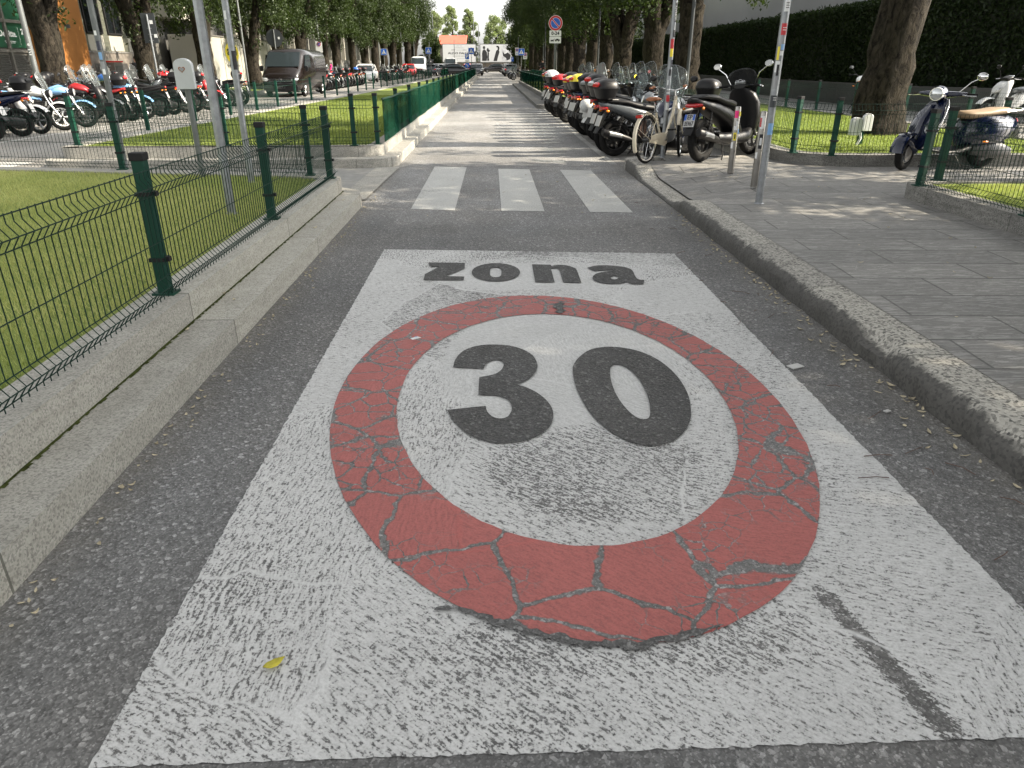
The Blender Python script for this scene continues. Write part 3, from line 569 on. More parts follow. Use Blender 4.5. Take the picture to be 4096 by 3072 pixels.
# rounded nose of that kerb by the parking bays
cpts=[]; 
for i in range(13):
    a=PI-i/12*PI/2; cpts.append((2.58+.52*math.cos(a),11.33+.52*math.sin(a)))
cin=[(2.58+.27*math.cos(PI-i/12*PI/2),11.33+.27*math.sin(PI-i/12*PI/2)) for i in range(13)]
tag(MB().poly(cpts+[(4.4,11.85),(4.4,11.6)]+cin[::-1],-.04,.15).build('kerb','granite_coarse',None,0,.012),'rounded end of the right-hand kerb by the parking bays',None,None,'structure')
xs=[2.335+.16*i for i in range(14)]; ys=[-4+.22*i for i in range(72)]
V=[];F=[]
for y in ys:
    for x in xs:
        yy=min(y,11.6); xx=x
        V.append((xx,yy,pav_h(xx,yy)))
nx=len(xs)
for j in range(len(ys)-1):
    for i in range(nx-1):
        F.append((j*nx+i,j*nx+i+1,(j+1)*nx+i+1,(j+1)*nx+i))
F=[f for f in F if not (V[f[3]][1]>11.32 and V[f[0]][0]<2.6)]
o=MB().add(V,F).build('pavement','slabs',None,60); tag(o,None,None,None,'structure')
sheet('pavement',[(xs[-1],-4),(26,-4),(26,14),(15.6,152),(4.36,152),(4.36,11.6),(xs[-1],11.6)],.15,'slabs')
tag(MB().poly([(4.36,11.85),(4.6,11.85),(4.6,27.3),(4.36,27.3)],-.02,.149).build('kerb','granite',None,0,.01),None,None,None,'structure')
upR1=roundpoly([(4.56,-4),(9.2,-4),(10.4,8.2),(4.52,8.12)],[0,0,.3,.45])
bed(None,upR1,.14,.31,'granite','granite_dark',wk=.22)
upR2=roundpoly([(4.30,10.45),(9.6,10.35),(9.0,27.3),(4.42,27.3)],[1.0,.4,.3,.3])
bed(None,upR2,.14,.31,'granite','granite_dark',wk=.24)
lowR3=roundpoly([(1.66,27.5),(9.0,27.5),(8.6,59),(1.62,59)],[.3,.3,.3,.3])
upR3=roundpoly([(2.25,27.75),(8.9,27.75),(8.5,58.7),(2.1,58.7)],[.3,.3,.3,.3])
bed(lowR3,upR3,.13,.30,'granite_dark','granite_dark')
lowR4=roundpoly([(3.9,64),(8.5,64),(8.0,140),(3.7,140)],.3); bed(None,lowR4,.0,.3,'granite_dark','granite_dark')
# left side: tree strip and pavement in front of the buildings
upL=roundpoly([(-16.0,-2),(-12.9,-2),(-12.4,60),(-11.7,150),(-16.0,150)],.2)
bed(None,upL,.0,.16,'granite_light','granite_light',wk=.15)
sheet('pavement',[(-45,-5),(-16.0,-5),(-16.0,152),(-45,152)],.10,'paving')
# ------------------------------------------------ grass blades
def blades(pts,n,h,wd,z,mt,ymax=None,label=''):
    P=np.array(pts); x0,y0=P.min(0); x1,y1=P.max(0); xy=np.empty((0,2))
    import itertools
    def inside(q):
        c=np.zeros(len(q),bool); j=len(P)-1
        for i in range(len(P)):
            xi,yi=P[i]; xj,yj=P[j]; k=((yi>q[:,1])!=(yj>q[:,1])); xx=(xj-xi)*(q[:,1]-yi)/((yj-yi) if yj!=yi else 1e-9)+xi; c^=k&(q[:,0]<xx); j=i
        return c
    while len(xy)<n:
        q=rng.random((n,2))*[x1-x0,y1-y0]+[x0,y0]; q=q[inside(q)]; xy=np.vstack([xy,q])
    xy=xy[:n]; hh=h*(.5+rng.random(n)); a=rng.random(n)*6.283; ln=rng.random((n,2))*h*1.3-h*.65; ca,sa=np.cos(a)*wd/2,np.sin(a)*wd/2
    V=np.zeros((n,3,3)); V[:,0,0]=xy[:,0]-ca;V[:,0,1]=xy[:,1]-sa;V[:,1,0]=xy[:,0]+ca;V[:,1,1]=xy[:,1]+sa;V[:,0,2]=z;V[:,1,2]=z
    V[:,2,0]=xy[:,0]+ln[:,0];V[:,2,1]=xy[:,1]+ln[:,1];V[:,2,2]=z+hh
    o=rawmesh('grass',V.reshape(-1,3),np.arange(n*3).reshape(n,3),mt); return tag(o,label,'grass',None,'stuff')
blades([(-7.6,2.0),(-2.0,1.6),(-2.0,8.45),(-2.5,8.6),(-7.6,9.5)],150000,.030,.0055,ZU-.02,'blades_dry',label='short mown grass in the near left lawn')
blades([(-6.5,11.95),(-2.0,12.0),(-2.0,32),(-5.6,32)],110000,.03,.011,ZU-.02,'blades',label='bright mown grass in the long lawn between the streets')
blades([(4.6,10.75),(9.2,10.7),(8.7,27),(4.7,27)],80000,.03,.010,ZU-.02,'blades',label='bright mown grass round the big trunk on the right')
blades([(4.85,4.0),(9,4.0),(9.6,7.8),(4.85,7.75)],40000,.03,.008,ZU-.02,'blades_dry',label='mown grass in the near right lawn')
# ------------------------------------------------ fences
PROF=[(.008,0),(.03,0),(.075,.035),(.12,0),(.55,0),(.60,.035),(.645,0),(.685,0)]
def wire_panel(b,a,c,z,side,r=.003,sp=.05):
    a=Vector((*a,0)); c=Vector((*c,0)); d=(c-a); L=d.length; d.normalize(); n=Vector((-d.y,d.x,0))*side
    for i in range(1,int(L/sp)):
        q=a+d*(i*sp); pts=[q+n*(o+.045)+Vector((0,0,z+h)) for h,o in PROF]; b.tube(pts,r,4)
    for h,o in ((.03,0),(.075,.035),(.12,0),(.31,0),(.55,0),(.60,.035),(.68,0)):
        b.tube([a+n*(o+.045+r)+Vector((0,0,z+h)),c+n*(o+.045+r)+Vector((0,0,z+h))],r,4)
def post(par,x,y,z,rz,h=.74,s=.064,clamps=True,detail=True,flange=False):
    o=MB().box((0,0,h/2),(s,s,h)).build('post','fence_green',par,0,.004 if detail else 0,loc=(x,y,z)); o.rotation_euler[2]=rz
    MB().box((0,0,h+.006),(s*1.16,s*1.16,.04)).build('post_cap','cap_black',o,0,.003 if detail else 0)
    if clamps:
        for zz in (.20,.555): MB().box((0,0,zz),(s*1.3,s*1.3,.02)).box((s*.72,0,zz),(.03,.035,.025)).build('clamp','cap_black',o,0)
    if flange: MB().box((0,0,.006),(s*1.9,s*1.6,.012)).build('base_plate','fence_green',o,0)
    return o
def fence(label,path,z,posts,side=1,sp=.05,r=.003,detail=True,screen=False,group=None,h=.74):
    e=empty('wire_fence' if not screen else 'screened_fence',(0,0,0),0,label,'fence',group)
    for x,y,rz in posts: post(e,x,y,z,rz,h,clamps=detail,detail=detail,flange=detail)
    if path and screen!='only':
        b=MB()
        for i in range(len(path)-1): wire_panel(b,path[i],path[i+1],z,side,r,sp)
        b.build('wire_mesh','fence_wire',e,40)
    if screen:
        b=MB(); c=MB()
        for i in range(len(path)-1):
            a=Vector((*path[i],0)); q=Vector((*path[i+1],0)); d=(q-a).normalized(); n=Vector((-d.y,d.x,0))*side; L=(q-a).length; m=max(1,int(L/1.25)); 
            prev=None
            for k in range(m+1):
                p=a+(q-a)*k/m+n*(.05+.012*math.sin(k*2.3)); sag=-.012*(k%2)
                cur=(p+Vector((0,0,z+.03)),p+Vector((0,0,z+.68+sag)))
                if prev: b.add([prev[0],cur[0],cur[1],prev[1]],[(0,1,2,3)]); c.tube([prev[1],cur[1]],.014,5)
                prev=cur
        so=b.build('privacy_screen','screen',e,0); sm=so.modifiers.new('s','SOLIDIFY'); sm.thickness=.003
        c.build('screen_hem','fence_green',e,40)
    return e
near=[(-1.86,.2,0),(-1.86,1.9,0),(-1.855,3.94,0),(-1.85,6.06,0),(-1.84,8.38,0)]
fence('green wire fence along the kerb of the near left lawn',[(-1.86,-.6),(-1.84,8.42)],ZU,near,-1)
fence('green wire fence across the far end of the near left lawn, carrying a grey pole',[(-2.05,8.62),(-4.55,9.18),(-6.95,9.72)],ZU,[(-2.12,8.62,.15),(-4.54,9.18,.2),(-6.95,9.70,.2)],1,.05,.0028)
fence('green wire fence across the front of the long middle lawn',[(-6.55,12.08),(-4.2,11.92),(-1.86,11.95)],ZU,[(-6.62,12.12,0),(-4.2,11.95,0),(-2.18,11.93,0),(-1.84,12.12,0)],-1,.05,.003)
pp=[(-1.80,14.45+2.45*i,0) for i in range(30)]
fence('long fence with a solid green screen along the road edge of the middle lawn',[(-1.78,12.15),(-1.76,88)],ZU,pp,-1,detail=False,screen='only')
pl=[(-6.78+ (y-12.3)*.026 if y<42 else -5.98+(y-42)*.022,y,0) for y in [12.4,14.9,17.2,19.4,21.46,23.4,25.4,27.4,29.4,31.5,33.7,35.8,37.9,39.9,42.1,44.2,46.4,48.6,50.8,53,55.3,57.6,60,62.5,65,67.5,70]]
pm=[(p[0],p[1]) for p in pl]
fence('green fence along the far side of the middle lawn, facing the parked motorcycles',pm[:6],ZU,pl[:27],1,.06,.003,detail=False)
fence('green wire fence further along the far side of the middle lawn',[(p[0]+.03,p[1]) for p in pm[14:]],ZU,[],1,.10,.003,detail=False)
fence('low wire strands of the fence opposite the dark van',None,ZU,[],1,detail=False) if 0 else None
b=MB()
for i in range(5,len(pl)-1):
    for h in (.08,.32,.55,.68): b.tube([(pl[i][0]-.05,pl[i][1],ZU+h),(pl[i+1][0]-.05,pl[i+1][1],ZU+h)],.006,4)
mid_f=[o for o in C.objects if o.name.startswith('wire_fence')][-1]; b.build('fence_wire','fence_wire',mid_f,0)
fence('green wire fence round the corner of the lawn behind the black scooter',[(4.36,27.0),(4.38,11.2),(4.42,10.75),(4.8,10.38),(9.4,10.35)],.31,[(4.40,10.75,.5),(4.80,10.36,0),(7.15,10.36,0),(9.35,10.36,0)]+[(4.42,13.0+2.4*i,0) for i in range(6)],-1,.05,.003)
fence('thin green fence between the sunny lawn and the plaza under the hedge',[(8.75,27),(9.0,22.6),(9.25,20.2),(9.5,17.6),(9.65,15),(9.7,12.6),(9.6,10.7)],.31,[(8.70,24.8,0),(8.84,22.66,0),(9.15,21.2,0),(9.45,19.6,0),(9.6,17.4,0),(9.7,15.2,0),(9.75,13,0)],-1,.06,.0022)
fence('green wire fence round the near right lawn beside the blue scooter',[(4.60,2.5),(4.58,7.7),(4.95,8.05),(10.1,8.1)],.31,[(4.60,3.55,0),(4.58,6.0,0),(4.56,7.66,.3),(4.98,8.04,0),(7.4,8.06,0)],1,.05,.0028)
for o in [q for q in C.objects if q.name.startswith('post') and q.parent and q.parent.name==[p for p in C.objects if p.name.startswith('wire_fence')][-1].name and q.location.x>9]: pass
fence('fence with a solid green screen on the right beyond the motorcycles',[(2.30,28.1),(2.15,58.4)],.30,[(2.36-.005*i,28.4+2.4*i,0) for i in range(13)],-1,detail=False,screen='only')
fence('far green screened fence on the right near the parking sign',[(2.5,58.5),(3.9,58.6),(3.9,75)],.30,[(3.0,58.7,0),(3.95,60,0),(3.95,66,0),(3.95,72,0)],-1,detail=False,screen='only')
fence('far green screened fence at the end of the middle lawn',[(-5.0,78),(-5.0,90)],.30,[(-5.0,78,0),(-5,84,0),(-5,90,0)],-1,detail=False,screen='only')
fence('green fence along the tree strip on the far left',[(-12.75,44),(-12.35,66)],.16,[(-12.8+.018*i*2.5,44+2.5*i,0) for i in range(9)],-1,detail=False,screen='only')
# ------------------------------------------------ poles, bollards, boxes
def sector(b,cx,cy,r,z0,z1,a0,a1,n=6):
    V=[];F=[]
    for i in range(n+1):
        a=a0+(a1-a0)*i/n; V+=[(cx+r*math.cos(a),cy+r*math.sin(a),z0),(cx+r*math.cos(a),cy+r*math.sin(a),z1)]
    for i in range(n): F.append((2*i,2*i+2,2*i+3,2*i+1))
    b.add(V,F)
def pole(label,x,y,z,h,r,mt='galv',n=16,name='signpost',cat='pole',stickers=(),group=None):
    e=empty(name,(x,y,z),0,label,cat,group)
    MB().cyl((0,0,0),(0,0,h),r,r,n).build('shaft',mt,e,40)
    MB().cyl((0,0,-.002),(0,0,.012),r*1.35,r*1.2,n).build('base_collar',mt,e,40)
    for z0,z1,a,wd,m in stickers:
        b=MB(); sector(b,0,0,r+.0025,z0,z1,a-wd/2,a+wd/2); b.build('sticker',m,e,0)
    return e
FR=-PI/2
pole('tall hexagonal grey pole standing in the near left lawn',-2.30,6.40,.29,3.6,.038,'galv',6)
pole('slimmer round grey pole behind the hexagonal one in the near left lawn',-2.69,8.24,.29,3.8,.034,'galv',14,stickers=[(1.15,1.33,FR+.7,1.3,'ink'),(1.62,1.70,FR-.2,.7,'sign_white')])
pole('grey pole with small stickers rising behind the fence post at the left',-4.62,9.42,.02,4.0,.034,'galv_dull',14,stickers=[(1.62,1.72,FR+.2,1.2,'navy'),(1.52,1.60,FR+.1,1.0,'lightblue_body'),(1.42,1.50,FR+.2,1.2,'silver_body'),(1.36,1.42,FR+.2,.9,'sign_white'),(1.78,1.83,FR,.8,'sign_white')])
rs=[(1.93,2.05,FR-.3,1.0,'orange'),(1.80,1.90,FR-.2,1.0,'sign_white'),(1.60,1.70,FR-.1,1.3,'sign_red'),(1.53,1.585,FR,1.1,'silver_body'),(1.47,1.52,FR+.2,.9,'lightblue_body'),(1.42,1.46,FR+.1,.8,'sign_white'),(1.38,1.50,FR-.7,.6,'yellow'),(1.27,1.37,FR-.5,1.2,'sign_white'),(1.24,1.34,FR-.3,.6,'ink'),(1.12,1.23,FR-.5,1.2,'silver_body'),(.95,1.06,FR-.2,1.7,'sign_back'),(.69,.80,FR+.1,1.5,'lightblue_body')]
pR=pole('stickered grey pole on the right-hand pavement beside a steel bollard',2.82,7.57,.15,3.6,.038,'galv',18,stickers=rs)
def stkline(par,z,w=.05,m='ink',r=.0415,a=FR): b=MB(); sector(b,0,0,r,z,z+.006,a-w*8,a+w*8); b.build('sticker_print',m,par,0)
for zz in (1.015,1.035): stkline(pR,zz,.05,'sign_white')
for zz in (1.83,1.85,1.87,1.98,2.0): stkline(pR,zz,.05)
for zz in (1.64,1.66): stkline(pR,zz,.05,'sign_white')
rs2=[(1.90,2.15,FR+.5,.7,'ink'),(1.70,1.80,FR+.4,.9,'ink'),(1.55,1.68,FR,1.4,'sign_red'),(1.44,1.55,FR,1.2,'yellow'),(1.30,1.40,FR+.6,.8,'navy'),(1.18,1.27,FR+.1,1.0,'ink'),(1.05,1.12,FR-.5,.5,'sign_white'),(.93,1.0,FR+.1,1.5,'sign_white'),(.82,.91,FR+.1,1.5,'sign_red'),(.70,.80,FR+.1,1.3,'sign_white')]
pB=pole('stickered grey pole that the cream bicycle leans by',2.69,11.62,.15,3.8,.036,'galv',18,stickers=rs2)
MB().build
txt=text_mb('EKT',.034,lambda u,v:(u,-.0395,.965+v),True); txt.build('sticker_print','ink',pB,0)
txt=text_mb('HOPEASY',.045,lambda u,v:(.016-v*.7,-.040,2.02+u),True); txt.build('sticker_print','sign_white',pB,0)
# bollards
def bollard(label,x,y,h,stick):
    e=empty('bollard',(x,y,.15),0,label,'bollard','steel bollards on the right-hand pavement')
    MB().loft([(0,0,0,.042,.042),(0,0,h-.03,.042,.042),(0,0,h-.008,.038,.038),(0,0,h,.028,.028)],(1,0,0),20,2).build('shaft','steel',e,40)
    for z0,z1,a,wd,m in stick: b=MB(); sector(b,0,0,.0445,z0,z1,a-wd/2,a+wd/2); b.build('sticker',m,e,0)
    return e
bollard('steel bollard with pink and yellow stickers in front of the black scooter',3.22,9.84,.84,[(.70,.79,FR-.5,1.1,'pink'),(.72,.78,FR+.6,.7,'yellow'),(.60,.66,FR,.7,'sign_white'),(.55,.60,FR-.3,1.0,'sign_white'),(.42,.52,FR-.3,.9,'yellow'),(.44,.50,FR-.3,.4,'ink'),(.50,.56,FR+.8,.5,'lightblue_body'),(.32,.40,FR-.9,.7,'sign_white')])
bollard('steel bollard with a red and white sticker, half hidden by the stickered pole',3.14,8.66,.85,[(.66,.80,FR-.4,1.0,'sign_white'),(.68,.78,FR-.8,.5,'sign_red'),(.44,.60,FR-.2,1.0,'ink'),(.48,.56,FR-.2,.6,'sign_white'),(.33,.40,FR-.9,.6,'sign_white')])
def arch(w_,h_,n=10):
    r=w_/2; return [(-r,0)]+[(r*-math.cos(i/n*PI),h_-r*.75+r*.75*math.sin(i/n*PI)) for i in range(n+1)]+[(r,0)]
def vprism(b,pts,y0,y1):
    n=len(pts); b.add([(x,y0,z) for x,z in pts]+[(x,y1,z) for x,z in pts],[tuple(range(n)),tuple(range(n,2*n))[::-1]]+[((i+1)%n,i,n+i,n+(i+1)%n) for i in range(n)]); return b
e=empty('control_box',(-3.38,8.66,.29),R(8),'pale grey round-topped control box with a heart sticker on a pole in the near lawn','utility box')
MB().cyl((0,0,0),(0,0,.98),.032,.032,12).build('shaft','galv_dull',e,40)
bb=[(x,z+.95) for x,z in arch(.19,.31)]; vprism(MB(),bb,-.07,.0).build('housing','box_grey',e,30,.004)
vprism(MB(),[(x*.96,z+.003) for x,z in bb],.0,.05).build('back_cover','box_grey',e,30,.004)
hp=[(.036*16*math.sin(t)**3/16,1.15+.036*(13*math.cos(t)-5*math.cos(2*t)-2*math.cos(3*t)-math.cos(4*t))/16) for t in [2*PI*i/30 for i in range(30)]]
vprism(MB(),[(x-.01,z) for x,z in hp],-.0725,-.07).build('heart_sticker','leather',e,0); vprism(MB(),[((x)*.7-.01,1.15+(z-1.15)*.7) for x,z in hp],-.0745,-.0725).build('heart_center','silver_body',e,0)
e=empty('control_box',(5.98,12.0,.29),0,'pair of low pale grey boxes on a green stub in the right-hand lawn','utility box')
MB().box((-.0,0,.12),(.07,.06,.24)).build('stub','fence_green',e,0)
vprism(MB(),[(x-.10,z+.15) for x,z in arch(.17,.27)],-.05,.06).build('housing','box_grey',e,30,.006)
vprism(MB(),[(x+.05,z+.22) for x,z in arch(.14,.26)],-.09,.0).build('meter_housing','sign_white',e,30,.006)
MB().tube([(-.03,-.05,.20),(-.02,-.06,.1),(-.06,-.05,.0)],.018,8).build('pipe','sign_white',e,40)
# ------------------------------------------------ signs (faces look towards -Y)
def sgn(name,label,x,y,z,h,cat='road sign',r=.03,mt='galv_dull'):
    e=empty(name,(x,y,z),0,label,cat); MB().cyl((0,0,0),(0,0,h),r,r,10).build('pole',mt,e,40); return e
def plate_box(par,name,x,z,w_,h_,mt,y=-.045,t=.004,rad=.03):
    pts=roundpoly([(x-w_/2,z-h_/2),(x+w_/2,z-h_/2),(x+w_/2,z+h_/2),(x-w_/2,z+h_/2)],rad,4); return vprism(MB(),pts,y,y+t).build(name,mt,par,0)
def disc(par,name,x,z,r,mt,y,t=.004,n=40): return vprism(MB(),[(x+r*math.cos(2*PI*i/n),z+r*math.sin(2*PI*i/n)) for i in range(n)],y,y+t).build(name,mt,par,0)
def nopark(par,x,z,r,y=-.05):
    o=disc(par,'disc',x,z,r,'sign_white',y); disc(o,'red_ring',x,z,r*.95,'sign_red',y-.003,.003); disc(o,'blue_field',x,z,r*.70,'sign_white',y-.005,.002); disc(o,'blue_center',x,z,r*.66,'sign_blue',y-.007,.002)
    MB().box((x,y-.009,z),(r*1.36,.002,r*.22),ry=R(45)).build('slash_edge','sign_white',o,0); MB().box((x,y-.011,z),(r*1.42,.002,r*.15),ry=R(45)).build('slash','sign_red',o,0)
e=sgn('no_parking_sign','round no-parking sign over two white plates by the motorcycle row',2.79,34,.3,3.05,r=.038)
nopark(e,.0,2.77,.30)
plate_box(e,'hours_plate',0,2.375,.50,.23,'sign_white'); text_mb('0-24',.19,lambda u,v:(u,-.052,2.375+v),True).build('lettering','ink',e,0)
tw=plate_box(e,'tow_plate',0,2.12,.50,.25,'sign_white')
b=MB(); b.box((.09,-.05,2.12),(.22,.003,.04)); b.box((.09,-.05,2.15),(.12,.003,.04),taper=.7); b.box((-.13,-.05,2.10),(.13,.003,.05)); b.box((-.07,-.05,2.14),(.13,.003,.012),ry=R(-28))
for xx in(-.17,-.09,.03,.15): b.torus((xx,-.05,2.085),.013,.012,'Y',10,5)
b.build('pictogram','ink',tw,0)
def crossing(label,x,y,zc,s=.58,base=.15):
    e=sgn('crossing_sign',label,x,y,base,zc+s/2-base+.05)
    zz=zc-base; a=plate_box(e,'plate',0,zz,s,s,'sign_white'); plate_box(a,'blue_field',0,zz,s*.94,s*.94,'sign_blue',-.048,.003,.02)
    vprism(MB(),[(-.36*s,zz-.30*s),(.36*s,zz-.30*s),(0,zz+.34*s)],-.051,-.048).build('white_triangle','sign_white',a,0)
    b=MB(); q=lambda u,v:(u*s,-.0535,zz+v*s)
    b.ball(q(.01,.115),(.035*s,.004,.035*s)); b.box(q(0,.0),(.06*s,.004,.15*s)); b.box(q(-.05,-.12),(.03*s,.004,.17*s),ry=R(22)); b.box(q(.05,-.12),(.03*s,.004,.17*s),ry=R(-22)); b.box(q(.07,.02),(.10*s,.004,.02*s),ry=R(30)); b.box(q(-.06,.02),(.10*s,.004,.02*s),ry=R(-30))
    for k in(-.2,-.1,0,.1,.2): b.box(q(k,-.25),(.04*s,.004,.07*s))
    b.build('walking_figure','ink',a,0); return e
crossing('blue pedestrian-crossing sign among the trees, leftmost of the four',-10.85,80,2.56)
crossing('blue pedestrian-crossing sign on a tall post at the end of the middle lawn',-6.08,77,2.64)
crossing('blue pedestrian-crossing sign in front of the white lettered billboard',-1.90,77,2.61)
crossing('blue pedestrian-crossing sign on the right of the road by the dark trees',2.86,73,2.48)
e=sgn('parking_sign','blue P sign with a white plate below, left of the road',-2.71,90,0,2.75)
plate_box(e,'plate',0,2.22,.46,.56,'sign_blue'); text_mb('P',.55,lambda u,v:(u,-.052,2.22+v),True).build('lettering','sign_white',e,0); plate_box(e,'lower_plate',0,1.75,.46,.26,'sign_white')
e=sgn('round_sign','dark back of a round sign behind the P sign',-1.72,91,0,2.8); disc(e,'disc',0,2.52,.29,'sign_back',.03); plate_box(e,'label_plate',.06,2.56,.07,.10,'sign_white',.02,.003,.01)
e=sgn('direction_sign','blue round arrow sign low above the parked cars',-3.15,105,0,1.5); disc(e,'disc',0,1.25,.32,'sign_blue',-.04); MB().box((0,-.045,1.25),(.4,.004,.07),ry=R(40)).build('arrow','sign_white',e,0)
e=sgn('give_way_sign','dark back of a triangular sign left of the parked hatchback',-7.05,92,0,2.0); vprism(MB(),[(-.42,1.95),(.42,1.95),(0,1.25)],-.03,-.02).build('plate','sign_back',e,0); plate_box(e,'label_plate',0,1.72,.10,.12,'sign_white',-.036,.003,.01)
e=sgn('no_parking_sign','small no-parking sign on a white plate, left of the right-hand crossing sign',2.70,80.5,0,2.95); plate_box(e,'plate',0,2.62,.36,.72,'sign_white'); nopark(e,.0,2.76,.15); plate_box(e,'blue_patch',0,2.42,.10,.10,'lightblue_body',-.05,.003,.01)
e=sgn('no_parking_sign','small no-parking sign on a white plate, right of the right-hand crossing sign',3.52,80,0,2.5); plate_box(e,'plate',0,2.2,.42,.60,'sign_white'); nopark(e,.0,2.32,.16); text_mb('0-24',.10,lambda u,v:(u,-.052,2.04+v),True).build('lettering','ink',e,0)
e=sgn('parking_sign','dark blue P sign at the right end of the picture billboard',2.22,80,0,2.15); plate_box(e,'plate',0,1.89,.26,.40,'sign_blue'); text_mb('P',.24,lambda u,v:(u,-.052,1.93+v),True).build('lettering','sign_white',e,0)
for i,(x,y,z,h,r,lb,mt) in enumerate([(6.5,25.45,.3,7,.055,'dark lamp post among the right-hand trunks, nearest the hedge','sign_back'),(6.4,46.5,.3,7,.06,'grey-green lamp post among the right-hand trunks, behind the tall windscreens','sign_back'),
    (5.4,80,.3,6,.045,'thin grey post among the far right-hand trunks','galv_dull'),(5.9,70,.3,6,.045,'thin grey post just left of the no-parking sign','galv_dull'),(4.6,66,.3,5,.04,'thin dark post right of the no-parking sign','sign_back'),
    (-12.9,41.4,.1,7,.06,'grey lamp post beside the tree in front of the white site cabin','galv_dull'),(-12.95,59.8,.1,7,.06,'grey lamp post just behind the dark van','galv_dull'),(-12.9,22.37,.1,7,.075,'thick grey lamp post in front of the green office window','galv_dull'),
    (-11.9,84,.1,5,.05,'grey post left of the leftmost crossing sign','galv_dull'),(-11.3,100,.1,5,.05,'grey post behind the row of motorcycles at the left','galv_dull'),(-10.9,112,.1,5,.05,'grey post near the white van','galv_dull'),(-9.5,122,.1,6,.05,'grey post beyond the white van','galv_dull'),(-6.0,130,.0,5,.05,'thin post in front of the left end of the billboard','galv_dull'),(3.1,88,.0,4.2,.04,'thin post between the two small no-parking signs','galv_dull')]):
    q=pole(lb,x,y,z,h,r,mt,12,'lamp_post' if h>5 else 'post_pole','lamp post' if h>5 else 'pole')
    if h>5:
        MB().tube([(0,0,h-.1),(.3,0,h+.2),(.9,0,h+.35)],.035,8).build('arm',mt,q,40); MB().loft([(.8,0,h+.34,.05,.03),(1.0,0,h+.36,.13,.05),(1.4,0,h+.36,.11,.035)],(0,0,1),12).build('lamp_head','sign_back',q,40)
    if i==6: 
        plate_box(q,'plate',0,2.55,.5,.8,'sign_white',-.07); nopark(q,0,2.72,.16,-.075)
    if i==7:
        b=text_mb('6 1/1',.16,lambda u,v:(.02-v*.6,-.078,1.75-u),True); b.build('number','sign_white',q,0)
e=sgn('round_sign','dark back of a round sign above the roof of the dark van',-11.95,44,.1,3.1,r=.035); disc(e,'disc',0,2.68,.46,'sign_back',.03); plate_box(e,'label_plate',.24,2.68,.10,.12,'sign_white',.02,.003,.01)
e=sgn('notice_board','dark back of a tall sign panel by the second tree on the left',-12.45,29.3,.12,3.0,r=.036,mt='galv'); 
MB().box((0,.05,2.55),(.50,.03,.98)).build('panel','sign_back',e,0,.004)
for zz,xx in((2.75,.10),(2.30,.18)): MB().box((xx,.03,zz),(.11,.006,.12)).build('label_plate','sign_white',e,0)
b=MB(); 
for zz in(2.15,2.35,2.55): b.box((0,.02,zz),(.16,.02,.025))
b.build('bracket','galv',e,0)
# ------------------------------------------------ two-wheelers (local: +x forward, z up, ground at 0)
def wheel(par,x,R_,w_,spokes=5,rim='engine',tw=None,steer=0,wire=False,wall=None,y=0,disc_=True,n=32):
    hub=MB().cyl((0,-.05,0),(0,.05,0),.035,n=12)
    if disc_ : hub.cyl((0,.045,0),(0,.052,0),R_*.48,n=20)
    o=hub.build('wheel','engine',par,40,loc=(x,y,R_)); o.rotation_euler[2]=steer
    ty=MB().torus((0,0,0),R_-w_*.55,w_*.55,'Y',n,8,.95); ty.build('tyre','rubber',o,60)
    b=MB(); rr=R_-w_*1.05; b.torus((0,0,0),rr,.014,'Y',n,6,2.2 if not wire else 1.2)
    if wire:
        for i in range(18):
            a=2*PI*i/18; b.tube([(.02*math.cos(a+.6),.03*(-1)**i,.02*math.sin(a+.6)),(rr*math.cos(a),0,rr*math.sin(a))],.0018 if R_>.32 else .003,3)
    else:
        for i in range(spokes):
            a=2*PI*i/spokes
            for s in(-.12,.12): b.tube([(.03*math.cos(a),0,.03*math.sin(a)),(rr*math.cos(a+s),0,rr*math.sin(a+s))],[.014,.010],5)
    b.build('rim',rim,o,40)
    if wall:
        m=MB().torus((0,-w_*.40,0),rr+.014,.009,'Y',n,4,.5); m.build('rim_band',wall,o,40)
    return o
def fender(b,x,z,R_,w_,a0,a1,n=9,th=.008,lip=.02):
    """curved mudguard round a wheel centre; angles measured from +x towards +z"""
    rs=[]
    for i in range(n):
        a=a0+(a1-a0)*i/(n-1); ring=[]
        for yy,rr in ((-w_,R_-lip),(-w_*.8,R_+.006),(0,R_+.016),(w_*.8,R_+.006),(w_,R_-lip),(w_*.8,R_-.004),(0,R_+.004),(-w_*.8,R_-.004)):
            ring.append(Vector((x+rr*math.cos(a),yy,z+rr*math.sin(a))))
        rs.append(ring)
    return b.rings(rs)
def screen_mesh(x,z,wd,h,lean=.28,bulge=.16,top=.7,n=10,m=10):
    V=[];F=[]
    for j in range(m+1):
        v=min(j/m,.99); ww=wd*min(1,.78+.45*v)*(1-max(0,(v-.5)/.5)**2.8)**.5
        for i in range(n+1):
            u=-1+2*i/n; V.append((x-lean*h*v-bulge*(u*ww/wd)**2+.03*math.sin(v*3),ww/2*u,z+h*v))
    for j in range(m):
        for i in range(n): k=j*(n+1)+i; F.append((k,k+1,k+n+2,k+n+1))
    return MB().add(V,F)
def add_screen(par,*a,mt='screen_clear',**k):
    b=screen_mesh(*a,**k); o=b.build('windscreen',mt,par,80); s=o.modifiers.new('s','SOLIDIFY'); s.thickness=.004
    n=10;m=10; V=b.V; rim=[V[j*(n+1)] for j in range(m)]+V[m*(n+1):]+[V[j*(n+1)+n] for j in range(m-1,-1,-1)]
    MB().tube(rim,.003,4).build('screen_edge','galv' if mt=='screen_clear' else 'black',o,60); return o
